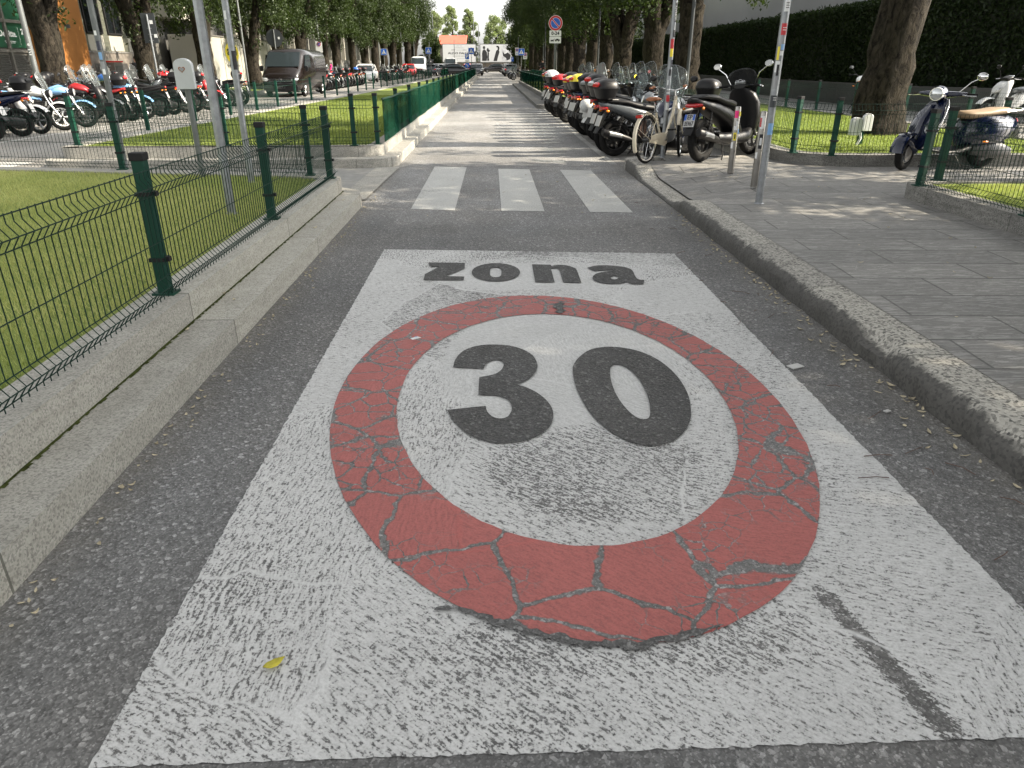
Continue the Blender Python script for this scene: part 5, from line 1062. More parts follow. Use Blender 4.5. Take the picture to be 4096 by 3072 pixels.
for i,(x,y,hd,k,mm,sk,lb) in enumerate([(-12.9,19.0,20,'m',col('black'),(),'black motorcycle with a helmet on it, second row behind the white scooter'),(-13.0,20.2,190,'m',col('orange'),('windscreen',),'orange and red motorcycle in the second row by the first tree'),(-12.9,23.4,10,'s',blk,(),'dark scooter in the second row with a clear screen, left of the second tree'),(-13.0,24.6,0,'s',col('silver_body'),(),'silver scooter in the second row, right against the second tree'),(-13.0,29.0,0,'s',blk,(),'dark scooter in the second row right of the second tree'),(-13.1,30.6,0,'s',col('grey_body'),(),'grey scooter with a tall screen in the second row near the third tree'),(-13.0,32.4,5,'s',blk,('top_case','rack'),'black scooter with a tall screen in the second row beyond the third tree')]):
    two(sc1 if k=='s' else mo1,x,y,hd,lb,G_L,mm,sk,.0)
cols=['black','red_body','grey_body','black','silver_body','black','navy','black','red_body','black','silver_body','black','white_body','black','navy','black']
ordn=['first','second','third','fourth','fifth','sixth','seventh','eighth','ninth','tenth','eleventh','twelfth','thirteenth','fourteenth','fifteenth','sixteenth']
cn={'black':'black','red_body':'red','grey_body':'grey','silver_body':'silver','navy':'dark blue','white_body':'white'}
for i in range(14):
    y=44.2+i*1.15; c=cols[i]; src=sc1 if i%3 else mo1
    q=two(src,-10.55,y,(6 if i in(0,2,4,6) else 184)+random.uniform(-6,6),f'{cn[c]} two-wheeler, {ordn[i]} in the row beyond the dark van'+(' with a bright pink screen' if i==8 else ''),G_L,dict(col(c),**({'windscreen':'pink','lid':'pink'} if i==8 else {'lid':'red_body'} if i==3 else {'lid':'blue_body'} if i==10 else {})),() if i%4 else ('top_case','rack'))
for i in range(12):
    y=70.5+i*1.9; c=cols[(i*5)%16]; two(sc1 if i%2 else mo1,-10.2,y,(4 if i%3 else 184),f'{cn[c]} two-wheeler, {ordn[i]} beyond the white hatchback at the left',G_L,col(c),())
for i,(x,y,hd,c) in enumerate([(2.9,76,200,'black'),(2.9,78.2,190,'silver_body'),(2.8,81,185,'black'),(2.8,84,185,'grey_body')]): two(mo1,x,y,hd,f'{cn[c]} motorcycle, {ordn[i]} of the small group at the far right end of the road','motorcycles beyond the right-hand screened fence',col(c),())
two(mo1,4.6,69.5,95,'dark motorcycle carrying the rider in pink trousers','motorcycles beyond the right-hand screened fence',col('black'),('windscreen',),.3)
# plaza on the right
two(mo1,11.0,22.6,62,'motorcycle with an orange seat and a white tank leaning near the hedge','motorcycles on the plaza under the hedge',{'fuel_tank':'sign_white','seat':'orange','tail_fairing':'engine','front_fender':'chrome','rear_fender':'chrome','rim':'chrome'},('windscreen',),.15)
two(sc1,12.3,17.6,190,'white scooter with a grey seat on the plaza behind the blue scooter','motorcycles on the plaza under the hedge',dict(col('white_body'),seat='grey_body'),('windscreen','top_case','rack'),.15)
two(mx,12.6,15.6,170,'black scooter cut by the right picture edge on the plaza','motorcycles on the plaza under the hedge',{},('licence_plate',),.15)
# ------------------------------------------------ cars and vans (local: +x forward)
def car(name,label,kind='car',body='black_gloss',L=4.2,W=1.78,Hh=1.46,group=None,boxy=False):
    e=empty(name,(0,0,0),0,label,kind,group); h=L/2; w_=W/2
    if not boxy:
        MB().loft([(-h,0,.60,w_*.80,.16),(-h+.08,0,.64,w_*.92,.28),(-h+.5,0,.64,w_,.36),(-.3,0,.62,w_,.38),(h-1.2,0,.60,w_,.36),(h-.5,0,.56,w_*.96,.30),(h-.10,0,.50,w_*.86,.22),(h,0,.48,w_*.74,.14)],(0,0,1),22,4.2).build('body',body,e,50)
        MB().loft([(-h+.15,0,.94,w_*.80,.03),(-h+.55,0,1.10,w_*.82,.20),(-.7,0,1.16,w_*.84,.26),(.1,0,1.16,w_*.84,.26),(.7,0,1.06,w_*.84,.14),(h-1.0,0,.92,w_*.80,.02)],(0,0,1),20,3.6).build('windows','car_glass',e,50)
        MB().loft([(-h+.42,0,Hh-.10,w_*.66,.02),(-h+.8,0,Hh-.05,w_*.70,.035),(-.5,0,Hh-.02,w_*.74,.04),(.1,0,Hh-.04,w_*.72,.04),(.42,0,Hh-.11,w_*.68,.02)],(0,0,1),18,3.2).build('roof',body,e,50)
        b=MB()
        for s in(-1,1): b.tube([(-.05,s*w_*.86,.95),(-.12,s*w_*.76,Hh-.10)],.025,5); b.tube([(-h+.55,s*w_*.82,.98),(-h+.75,s*w_*.70,Hh-.08)],.06,5); b.tube([(h-1.1,s*w_*.82,.92),(.42,s*w_*.70,Hh-.10)],.03,5)
        b.build('door_pillar',body,e,40)
        wr=.32; xs_=(-h+.75,h-.80)
    else:
        MB().loft([(-h,0,Hh*.52,w_*.96,Hh*.41),(-h+.06,0,Hh*.53,w_,Hh*.44),(h*.25,0,Hh*.54,w_,Hh*.45),(h*.50,0,Hh*.53,w_,Hh*.44),(h*.56,0,Hh*.50,w_*.97,Hh*.40),(h*.80,0,Hh*.36,w_*.96,Hh*.25),(h*.96,0,Hh*.31,w_*.92,Hh*.20),(h,0,Hh*.28,w_*.84,Hh*.15)],(0,0,1),24,5).build('body',body,e,50)
        V=[]; x0,z0,x1,z1=h*.80+.03,Hh*.62,h*.535+.03,Hh*.915; V=[(x0,-w_*.86,z0),(x0,w_*.86,z0),(x1,w_*.80,z1),(x1,-w_*.80,z1),(x0-.06,-w_*.86,z0),(x0-.06,w_*.86,z0),(x1-.06,w_*.8,z1),(x1-.06,-w_*.8,z1)]
        MB().add(V,[(0,1,2,3),(7,6,5,4),(0,4,5,1),(1,5,6,2),(2,6,7,3),(3,7,4,0)]).build('windscreen','car_glass',e,0,.01)
        b=MB()
        for s in(-1,1): b.add([(h*.62,s*(w_+.004),Hh*.60),(h*.20,s*(w_+.004),Hh*.60),(h*.20,s*(w_-.01),Hh*.86),(h*.50,s*(w_-.01),Hh*.86)],[(0,1,2,3)])
        wn=b.build('side_window','car_glass',e,0); s_=wn.modifiers.new('s','SOLIDIFY'); s_.thickness=.02
        for s in(-1,1): MB().loft([(h*.66,s*(w_+.14),Hh*.58,.09,.13),(h*.70,s*(w_+.14),Hh*.58,.08,.12)],(0,0,1),12,3).build('wing_mirror','black',e,40)
        b=MB(); b.box((h+.005,0,Hh*.34),(.06,W*.60,Hh*.085))
        for i in range(3): b.box((h+.012,0,Hh*(.315+.025*i)),(.02,W*.60,.012))
        b.build('grille','black',e,0)
        for i in(0,1): MB().box((h+.04,0,Hh*(.325+.03*i)),(.012,W*.58,.014)).build('chrome_strip','chrome',e,0); MB().torus((h+.03,0,Hh*.345),.085,.010,'X',20,6).build('badge','chrome',e,40)
        MB().loft([(h-.15,0,Hh*.20,w_*.94,Hh*.08),(h+.03,0,Hh*.20,w_*.86,Hh*.075)],(0,0,1),16,5).build('bumper','black',e,50)
        wr=.34; xs_=(-h*.62,h*.66)
    for x in xs_:
        for s in(-1,1):
            o=MB().cyl((0,-.08,0),(0,.08,0),wr*.25,n=12).build('wheel','engine',e,40,loc=(x,s*(w_-.10),wr)); MB().torus((0,0,0),wr-.09,.095,'Y',24,8,1.05).build('tyre','rubber',o,60)
            b=MB().torus((0,s*.06,0),wr-.16,.02,'Y',20,5)
            for i in range(6): a=PI*i/3; b.tube([(0,s*.06,0),((wr-.15)*math.cos(a),s*.06,(wr-.15)*math.sin(a))],.022,4)
            b.build('rim','silver_body',o,40)
    hz=.62 if not boxy else Hh*.36
    dx=.13 if boxy else 0
    for s in(-1,1):
        MB().loft([(h-.30+dx,s*w_*.80,hz+.05,w_*.12,.05),(h-.10+dx,s*w_*.74,hz,w_*.15,.08),(h-.03+dx,s*w_*.68,hz-.02,w_*.10,.05)],(0,0,1),10,2.5).build('headlight','lamp_glass',e,50)
        MB().loft([(-h+.12,s*w_*.86,.82,w_*.10,.09),(-h+.0,s*w_*.80,.80,w_*.10,.07)],(0,0,1),10,3).build('tail_light','red_lens',e,50)
        if not boxy: MB().ball((.55,s*(w_+.05),.98),(.06,.08,.06)).build('wing_mirror',body,e,60)
    MB().box((h+.02,0,.38 if not boxy else Hh*.21),(.02,.5,.11)).build('licence_plate','plate',e,0); MB().box((-h-.01,0,.62),(.02,.5,.11)).build('licence_plate','plate',e,0)
    return e
M['brown_black']=pbr('brown_black_paint',(.010,.007,.0065),.22,0,coat=.5)
vn=car('parked_van','dark brown van driving up the left street, nose to the camera','van','brown_black',5.3,1.92,2.20,None,True); place(vn,(-10.0,39.9,0),R(-92))
car_='cars parked beyond the lawns'
hb=car('parked_car','dark hatchback parked crossways behind the end of the middle lawn','car','black_gloss',4.1,1.76,1.46,car_); place(hb,(-4.35,100.5,0),R(2))
two(hb,-3.05,107,90,'red car behind the dark hatchback','cars parked beyond the lawns',{'body':'red_body','roof':'red_body','door_pillar':'red_body'})
CC=[(-1.98,104,-88,'black_gloss','black car nearest the road on the left kerb side'),(-2.0,110,-90,'grey_body','grey car second in the line left of the road'),(-2.0,116,-90,'silver_body','silver car third in the line left of the road'),(-2.0,122,-90,'white_body','white car at the end of the line left of the road'),
(-3.2,113,90,'white_body','white car with a pale roof behind the black one'),(-5.0,108,4,'silver_body','pale car roof showing above the dark hatchback'),(-7.6,103,80,'grey_body','grey car by the far left green screen'),(-8.0,108,85,'white_body','white car left of the dark hatchback, nearest of three'),(-7.4,114,85,'silver_body','silver car left of the dark hatchback, middle of three'),(-6.9,120,85,'white_body','white car left of the dark hatchback, furthest of three'),
(2.55,98,90,'grey_body','grey car first in the line right of the road'),(2.6,104,90,'silver_body','silver car second in the line right of the road'),(2.6,110,90,'white_body','white car third in the line right of the road'),(2.6,116,90,'black_gloss','black car fourth in the line right of the road'),(2.6,122,90,'grey_body','grey car last in the line right of the road'),
(-10.6,66.0,-88,'white_body','white hatchback among the motorcycles of the far left row'),(-9.7,92,-86,'red_body','red car in front of the white van at the left')]
for x,y,hd,c,lb in CC: two(hb,x,y,hd,lb,car_,{'body':c,'roof':c,'door_pillar':c})
two(hb,.55,139.5,184,'black car crossing the far end of the road',None,{})
wv=car('parked_van','white van at the left behind the red car','van','white_body',5.2,1.95,2.35,None,True); place(wv,(-9.3,101,0),R(-88))
w2=dup(wv,(-6.3,124,0),R(-90),'white van half hidden behind the dark hatchback')
# ------------------------------------------------ people
def person(label,loc,rz,J,top,bottom,seed=1,sk=1.):
    """one skinned body from joints J; clothes are separate fitted shells"""
    me=bpy.data.meshes.new('person'); names=list(J); V=[J[n][0] for n in names]; E=[(names.index(a),names.index(b)) for a,b in
      [('pelvis','chest'),('chest','neck'),('neck','head0'),('head0','head1'),('chest','shL'),('shL','elL'),('elL','haL'),('chest','shR'),('shR','elR'),('elR','haR'),('pelvis','hipL'),('hipL','knL'),('knL','anL'),('anL','toL'),('pelvis','hipR'),('hipR','knR'),('knR','anR'),('anR','toR')]]
    # fingers
    for s in 'LR':
        h=Vector(J['ha'+s][0]); e_=Vector(J['el'+s][0]); d=(h-e_).normalized(); side=d.cross(Vector((0,0,1))).normalized()
        for k,(o,l) in enumerate(((-.030,.06),(-.012,.085),(.008,.09),(.028,.08),(.045,.06))):
            V.append(tuple(h+d*.045+side*o)); V.append(tuple(h+d*(.045+l*.6)+side*o*(1.3 if k else 1.9))); V.append(tuple(h+d*(.04+l*.95)+side*o*1.2+Vector((0,0,-.015))))
            n=len(V); E+= [(names.index('ha'+s),n-3),(n-3,n-2),(n-2,n-1)]
    me.from_pydata(V,E,[]); o=bpy.data.objects.new('person',me); link(o); m=o.modifiers.new('skin','SKIN')
    sv=me.skin_vertices[0].data
    for i,v in enumerate(sv):
        r=J[names[i]][1] if i<len(names) else (.011,.009); v.radius=r if hasattr(r,'__len__') else (r,r); v.use_root=(i==0)
    sb=o.modifiers.new('sub','SUBSURF'); sb.levels=1; sb.render_levels=1
    me.materials.append(M['skin']); place(o,loc,rz); tag(o,label,'person')
    def shell(nm,pairs,mt,g):
        b=MB()
        for chain in pairs: b.tube([J[n][0] for n in chain],[ (max(J[n][1]) if hasattr(J[n][1],'__len__') else J[n][1])*g for n in chain],12)
        return b.build(nm,mt,o,60)
    shell('shirt',[('pelvis','chest','neck0') if 'neck0' in J else ('pelvis','chest'),('shL','elL'),('shR','elR'),('shL','chest','shR')],top,1.18); shell('trousers',[('pelvis','hipL','knL','anL'),('pelvis','hipR','knR','anR')],bottom,1.2)
    H=Vector(J['head1'][0]); MB().ball(H+Vector((-.02,0,.035)),(.095,.082,.085),14,8).build('hair','hair',o,60)
    b=MB(); b.ball(H+Vector((.095,0,-.035)),(.018,.012,.022)); 
    b.build('nose','skin',o,60); b=MB()
    for s in(-1,1): b.ball(H+Vector((.083,s*.032,-.005)),(.01,.014,.007))
    b.ball(H+Vector((.080,0,-.078)),(.008,.024,.006)); b.build('eyes_and_mouth','hair',o,60)
    b=MB()
    for s in(-1,1): b.ball(H+Vector((0,s*.083,-.015)),(.02,.012,.03))
    b.build('ear','skin',o,60); return o
def stand(h=1.74,arms=0):
    k=h/1.75; z=lambda a:a*k
    return {'pelvis':((0,0,z(.95)),(.13,.10)),'chest':((0,0,z(1.30)),(.16,.11)),'neck':((0,0,z(1.50)),.055),'head0':((.02,0,z(1.58)),.075),'head1':((.02,0,z(1.67)),.082),'shL':((0,.19,z(1.42)),.052),'elL':((-.02,.24,z(1.14)),.042),'haL':((.10+arms,.20,z(.92)),.03),'shR':((0,-.19,z(1.42)),.052),'elR':((-.02,-.24,z(1.14)),.042),'haR':((.12+arms,-.20,z(.93)),.03),
     'hipL':((0,.09,z(.88)),.085),'knL':((.02,.10,z(.48)),.058),'anL':((0,.11,z(.09)),.038),'toL':((.14,.12,z(.04)),.035),'hipR':((0,-.09,z(.88)),.085),'knR':((.02,-.10,z(.48)),.058),'anR':((0,-.11,z(.09)),.038),'toR':((.14,-.12,z(.04)),.035)}
person('man in a black top standing behind the left motorcycles, on the left of the pair',(-18.3,40.7,.1),R(-60),stand(1.72),'cloth_black','cloth_grey')
person('man in a dark shirt standing behind the left motorcycles, on the right of the pair',(-17.9,41.6,.1),R(-110),stand(1.70,.1),'cloth_grey','cloth_black')
sit={'pelvis':((0,0,.90),(.13,.10)),'chest':((.05,0,1.25),(.15,.11)),'neck':((.07,0,1.43),.055),'head0':((.09,0,1.50),.075),'head1':((.09,0,1.58),.082),'shL':((.05,.19,1.36),.052),'elL':((.20,.24,1.14),.042),'haL':((.42,.22,1.12),.03),'shR':((.05,-.19,1.36),.052),'elR':((.20,-.24,1.14),.042),'haR':((.42,-.22,1.12),.03),
 'hipL':((.03,.10,.88),.085),'knL':((.40,.20,.78),.058),'anL':((.22,.24,.34),.038),'toL':((.36,.25,.28),.035),'hipR':((.03,-.10,.88),.085),'knR':((.40,-.20,.78),.058),'anR':((.22,-.24,.34),.038),'toR':((.36,-.25,.28),.035)}
person('rider in a black top and pink trousers sitting on a motorcycle beyond the right-hand screen',(4.62,69.25,.16),R(95),sit,'cloth_black','cloth_pink')
# ------------------------------------------------ trees
def limb_tube(b,pts,rs,n=10,rough=.06,seed=0):
    r_=random.Random(seed); P=[Vector(p) for p in pts]; Q=[];W=[]
    for i in range(len(P)-1):
        for k in range(4):
            t=k/4; Q.append(P[i].lerp(P[i+1],t)+Vector((r_.uniform(-1,1),r_.uniform(-1,1),0))*rs[i]*rough*2); W.append((rs[i]*(1-t)+rs[i+1]*t)*r_.uniform(1-rough,1+rough))
    Q.append(P[-1]); W.append(rs[-1])
    b.tube(Q,W,n); return b
def flute(b,a0,amp=.1):
    b.V=[( x*(1+amp*math.sin(5*math.atan2(y,x)+z*.8+a0)+amp*.5*math.sin(11*math.atan2(y,x)+z*2)) if z<2.3 else x, y*(1+amp*math.sin(5*math.atan2(y,x)+z*.8+a0)) if z<2.3 else y, z) for x,y,z in b.V]; return b
def leaves(n,clumps,size,r_,droop=.5,flat=.0):
    """leaf-sized diamonds spread through ellipsoidal clumps"""
    cw=np.array([c[3]*c[4]*c[5] for c in clumps])**.75; idx=r_.choice(len(clumps),n,p=cw/cw.sum()); cl=np.array([c[:6] for c in clumps])[idx]
    d=r_.normal(size=(n,3)); d/=np.linalg.norm(d,axis=1)[:,None]; rad=r_.random(n)**.38; c=cl[:,:3]+d*cl[:,3:6]*rad[:,None]
    c+=r_.normal(size=(n,3))*.10
    u=r_.normal(size=(n,3)); u[:,2]-=droop*1.6; u/=np.linalg.norm(u,axis=1)[:,None]; v=np.cross(u,r_.normal(size=(n,3))); v/=np.linalg.norm(v,axis=1)[:,None]
    s=size*(.6+.8*r_.random(n))[:,None]; V=np.empty((n,4,3)); V[:,0]=c-u*s*.5; V[:,1]=c+v*s*.24; V[:,2]=c+u*s*.5; V[:,3]=c-v*s*.24
    return V.reshape(-1,3),np.arange(n*4).reshape(n,4)
def street_tree(name,seed,n=30000,size=.15,rad=2.9,top=10.5,low=3.2,label='',fork=2.5,tr=.40,leafm='leaf',spread=1.):
    e=empty(name,(0,0,0),0,label,'tree'); r_=random.Random(seed); rn=np.random.default_rng(seed)
    b=MB(); limb_tube(b,[(0,0,-.1),(0,0,.35),(.03,.02,1.4),(.0,.05,fork)],[tr*1.25,tr*1.02,tr*.92,tr*.95],16,.05,seed)
    flute(b,seed,.07); nl=r_.choice((3,4)); ends=[]
    for k in range(nl):
        a=2*PI*k/nl+r_.uniform(-.4,.4); o=rad*.28*spread; p1=(o*.5*math.cos(a),o*.5*math.sin(a),fork+1.0); p2=(o*1.3*math.cos(a),o*1.3*math.sin(a),fork+2.8); p3=(o*1.9*math.cos(a+.3),o*1.9*math.sin(a+.3),min(top-1.5,fork+5.2))
        limb_tube(b,[(0.08*math.cos(a),.08*math.sin(a),fork-.5),p1,p2,p3],[tr*.62,tr*.50,tr*.34,tr*.14],10,.07,seed+k); ends+= [p1,p2,p3]
        for q in range(4):
            t=Vector(p2).lerp(Vector(p3),r_.random()); aa=r_.uniform(0,6.28); g=t+Vector((math.cos(aa),math.sin(aa),r_.uniform(-.1,.6)))*rad*.45; b.tube([t,t.lerp(g,.5)+Vector((0,0,.15)),g],[tr*.13,tr*.08,tr*.03],6); ends.append(tuple(g))
    b.build('trunk','bark',e,70)
    cl=[]
    for k in range(46):
        z=low+.6+(top-low-.9)*((k+.5)/46); f=math.sin(min(1,max(.0,(z-low)/(top-low)))*PI*.86+.42); R_=rad*max(.25,f)
        a=k*2.4+r_.uniform(-.5,.5); rr=R_*r_.uniform(.35,.85); cl.append((rr*math.cos(a),rr*math.sin(a),z,r_.uniform(.55,1.05),r_.uniform(.55,1.05),r_.uniform(.45,.95)))
    for k in range(9):   # drooping sprays under the crown
        a=r_.uniform(0,6.28); rr=rad*r_.uniform(.5,.95); cl.append((rr*math.cos(a),rr*math.sin(a),low+r_.uniform(-.25,.5),.45,.45,r_.uniform(.35,.7)))
    for k in range(3):
        a=r_.uniform(0,6.28); cl.append((.5*math.cos(a),.5*math.sin(a),fork+.3+.3*k,.28,.28,.35))
    V,F=leaves(n,cl,size,rn); rawmesh('crown',V,F,leafm,e); return e
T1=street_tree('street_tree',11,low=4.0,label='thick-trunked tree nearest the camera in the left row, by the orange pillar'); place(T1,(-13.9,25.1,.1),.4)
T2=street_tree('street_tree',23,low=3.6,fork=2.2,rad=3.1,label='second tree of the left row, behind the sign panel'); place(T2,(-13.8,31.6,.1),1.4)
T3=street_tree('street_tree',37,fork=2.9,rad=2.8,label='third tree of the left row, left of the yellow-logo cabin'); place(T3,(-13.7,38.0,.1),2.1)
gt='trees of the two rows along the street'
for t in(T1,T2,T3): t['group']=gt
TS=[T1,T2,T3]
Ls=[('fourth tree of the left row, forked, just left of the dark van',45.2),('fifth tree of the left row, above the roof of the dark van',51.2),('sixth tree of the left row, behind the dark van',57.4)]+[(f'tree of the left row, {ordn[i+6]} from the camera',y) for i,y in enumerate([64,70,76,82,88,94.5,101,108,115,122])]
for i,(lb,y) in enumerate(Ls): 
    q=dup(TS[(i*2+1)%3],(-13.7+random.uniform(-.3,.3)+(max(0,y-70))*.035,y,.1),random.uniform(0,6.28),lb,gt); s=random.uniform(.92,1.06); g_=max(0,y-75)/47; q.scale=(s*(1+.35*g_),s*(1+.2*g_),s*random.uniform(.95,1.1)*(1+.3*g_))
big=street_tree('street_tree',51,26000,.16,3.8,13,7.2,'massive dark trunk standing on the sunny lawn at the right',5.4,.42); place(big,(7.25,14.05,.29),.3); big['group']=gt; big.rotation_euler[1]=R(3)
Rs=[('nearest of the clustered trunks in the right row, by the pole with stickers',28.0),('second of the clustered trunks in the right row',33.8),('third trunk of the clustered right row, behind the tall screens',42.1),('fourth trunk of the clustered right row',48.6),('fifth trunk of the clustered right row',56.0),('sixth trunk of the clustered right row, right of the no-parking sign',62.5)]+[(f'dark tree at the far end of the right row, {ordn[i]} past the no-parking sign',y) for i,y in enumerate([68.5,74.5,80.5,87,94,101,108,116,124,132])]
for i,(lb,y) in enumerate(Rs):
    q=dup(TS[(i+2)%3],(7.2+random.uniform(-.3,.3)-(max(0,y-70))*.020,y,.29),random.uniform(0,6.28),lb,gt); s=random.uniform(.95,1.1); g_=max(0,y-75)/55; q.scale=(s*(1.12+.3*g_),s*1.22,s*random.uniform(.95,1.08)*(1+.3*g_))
# trees of the same right-hand row beside and behind the camera: they shade the foreground
for i,(x,y,s) in enumerate([(8.6,8.0,1.05),(8.4,3.7,1.12),(8.2,-1.2,1.05),(8.1,-7.5,1.1),(13.8,2.0,1.2),(14.2,-6,1.2)]):
    q=dup(TS[(2,0,1,2,1,0)[i]],(x,y,.29),1.3*i,f'tree of the right row out of the picture, number {ordn[i]} beside the camera',gt); q.scale=(s*1.25,s*1.25,s*.95)
# ragged trees beyond the billboards
def far_tree(x,y,h,rad,seed,lb,mt='leaf_light',n=9000,size=.34,low=.18,split=1.):
    e=empty('distant_tree',(x,y,0),0,lb,'tree','trees beyond the billboards'); r_=random.Random(seed); rn=np.random.default_rng(seed); b=MB()
    limb_tube(b,[(0,0,0),(0,0,h*.3),(.2,0,h*.6),(0,.2,h*.93)],[.35,.28,.18,.05],8,.06,seed); cl=[]
    for k in range(26):
        z=h*(low+(.97-low)*(k+.5)/26); f=math.sin((z/h-low)/(1-low)*PI*.8+.5); a=k*2.4; rr=rad*f*r_.uniform(.3,1.); p=(rr*math.cos(a),rr*math.sin(a),z); b.tube([(0,0,z-.9),(p[0]*.6,p[1]*.6,z-.3),p],[.09,.06,.02],5); cl.append((*p,rad*r_.uniform(.18,.36)*split,rad*r_.uniform(.18,.36)*split,rad*r_.uniform(.16,.34)*split))
    b.build('trunk','bark',e,60); V,F=leaves(n,cl,size,rn); rawmesh('crown',V,F,mt,e); return e
far_tree(-9.2,190,13.9,2.7,3,'ragged pale tree above the red roof, leftmost beyond the billboards',n=8000,split=1.05)
far_tree(-12.8,186,12.5,3.2,4,'full pale tree against the left row, beyond the red roof')
far_tree(-4.9,186,13.2,2.2,5,'narrow tree between the two billboards','leaf_light',n=8500,split=1.1)
far_tree(1.2,186,11.6,3.6,6,'rounded light green tree above the picture billboard','leaf_light',n=11000)
far_tree(5.2,188,9.0,3.2,7,'lower light green tree behind the right end of the picture billboard')
far_tree(-.9,205,5.5,3.0,8,'low bush-like tree showing between the billboards','leaf_light',n=4000,low=.05)
far_tree(-9.6,128,5.6,2.1,9,'light green tree hanging in front of the left end of the lettered billboard','leaf',n=9000,size=.24,low=.1)
far_tree(5.0,120,6.4,2.6,10,'dark tree overlapping the right end of the picture billboard','leaf',n=9000,size=.24,low=.22)
# ------------------------------------------------ hedge and plinth wall on the right
hp_=[(12.9,80),(12.75,45),(12.72,30),(12.95,23.3),(14.6,20.4),(18.5,16.2),(25,11)]
def offs(P,d):
    out=[]
    for i,p in enumerate(P):
        a=Vector(P[max(0,i-1)]); b_=Vector(P[min(len(P)-1,i+1)]); t=(b_-a).normalized(); out.append((p[0]-t.y*d,p[1]+t.x*d))
    return out
def strip_wall(P,d0,d1): return P if False else offs(P,d0)+offs(P,d1)[::-1]
o=MB().poly(strip_wall(hp_,0,.25),.1,.86).build('plinth_wall','concrete_dark',None,0,.01); tag(o,'low grey concrete wall below the clipped hedge','wall')
e=empty('hedge',(13.5,30,0),0,'tall dark clipped hedge behind the low wall on the right','hedge')
o=MB().poly(strip_wall(hp_,.45,1.6),.3,3.2).build('core_box','hedge_core',e,0); o.location=(-13.5,-30,0)  # solid dark core box added to fill the hedge behind its leaf faces
def hedge_leaves(P,n,size,h0,h1,seed):
    rn=np.random.default_rng(seed); L=[Vector(p) for p in offs(P,.42)]; Lb=[Vector(p) for p in offs(P,1.6)]; out=[];dens=0
    segs=[(L[i],L[i+1],Lb[i],Lb[i+1]) for i in range(len(L)-1)]; ln=np.array([(s[1]-s[0]).length*(1.5 if i>1 else .75) for i,s in enumerate(segs)]); k=rn.choice(len(segs),n,p=ln/ln.sum())
    A=np.array([(*s[0],*s[1],*s[2],*s[3]) for s in segs])[k]; t=rn.random(n)[:,None]; f=A[:,0:2]*(1-t)+A[:,2:4]*t; bk=A[:,4:6]*(1-t)+A[:,6:8]*t
    topm=rn.random(n)<.35; w_=np.where(topm,rn.random(n),rn.random(n)**3*.12-.02)[:,None]; xy=f*(1-w_)+bk*w_
    bulge=(np.sin(t[:,0]*40+k*3)+np.sin(t[:,0]*97))*.03
    z=np.where(topm,h1+rn.normal(size=n)*.06+bulge,h0+(h1-h0)*rn.random(n)); c=np.c_[xy,z]; c[:,:2]+=rn.normal(size=(n,2))*.05
    u=rn.normal(size=(n,3)); u[:,2]+=.5; u/=np.linalg.norm(u,axis=1)[:,None]; v=np.cross(u,rn.normal(size=(n,3))); v/=np.linalg.norm(v,axis=1)[:,None]; s=size*(.6+.9*rn.random(n))[:,None]
    V=np.empty((n,4,3)); V[:,0]=c-u*s*.5; V[:,1]=c+v*s*.22; V[:,2]=c+u*s*.6; V[:,3]=c-v*s*.22; return V.reshape(-1,3),np.arange(n*4).reshape(n,4)
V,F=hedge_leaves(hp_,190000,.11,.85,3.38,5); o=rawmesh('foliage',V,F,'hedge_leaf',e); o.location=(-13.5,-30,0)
MBp=MB(); 
pole('short grey post standing on top of the low wall under the hedge',12.6,38.5,.15,1.0,.03,'galv_dull',10,'post_pole')
# ------------------------------------------------ buildings
def box_on(par,name,x0,x1,y0,y1,z0,z1,mt): return MB().box(((x0+x1)/2,(y0+y1)/2,(z0+z1)/2),(x1-x0,y1-y0,z1-z0)).build(name,mt,par,0)
e=empty('grey_building',(17,60,0),0,'smooth grey windowless building above the hedge on the right','building')
def rel(par,o): o.location=tuple(-c for c in par.location); return o
rel(e,box_on(e,'wall',16.4,34,36.2,150,0,6.6,'wall_grey')); rel(e,box_on(e,'side_wall',17.2,34,18,36.19,0,6.4,'wall_pale')); rel(e,box_on(e,'base_block',15.2,16.39,78,92,0,2.9,'wall_pale'))
b=text_mb('ARMANI',.62,lambda u,v:(16.36,84.6-u,3.42+v),True,width=4.6); rel(e,b.build('lettering','ink',e,0)); b=text_mb('EMPORIO',.62,lambda u,v:(16.36,84.6-u,4.25+v),True,width=5.2); rel(e,b.build('lettering','ink',e,0))
FX=-20.0
def facade_building(name,label,y0,y1,h,mt,cat='building'):
    e=empty(name,(FX,(y0+y1)/2,0),0,label,cat); rel(e,box_on(e,'wall',FX-8,FX,y0,y1,0,h,mt)); return e
def pan(e,name,y0,y1,z0,z1,mt,x0=.0,x1=.05): return rel(e,box_on(e,name,FX+x0,FX+x1,y0,y1,z0,z1,mt))
# office with green panes and louvres
e=facade_building('office_building','office with dark green panes over grey louvred doors at the far left',20,36.4,9,'frame_grey')
for y0,y1 in((27.0,30.6),(30.9,34.85)):
    for z0,z1 in((2.10,3.05),(3.15,5.4),(5.5,8.5)): pan(e,'glass_pane',y0,y1,z0,z1,'green_panel',.01,.06)
b=text_mb('Deloitte.',.34,lambda u,v:(FX+.068,33.25+u,2.62+v),True,width=1.15); rel(e,b.build('lettering','sign_white',e,0))
b=text_mb('26',.30,lambda u,v:(FX+.068,34.35+u,2.72+v),True,width=.32); rel(e,b.build('lettering','sign_white',e,0))
rel(e,MB().torus((FX+.066,34.42,2.30),.05,.008,'X',16,4).build('round_mark','sign_white',e,0))
b=MB()
for i,zz in enumerate((2.34,2.28)): b.box((FX+.066,33.3,zz),(.004,.75-.1*i,.022))
b.box((FX+.066,34.0,2.55),(.004,.01,.7)); rel(e,b.build('small_print','sign_white',e,0))
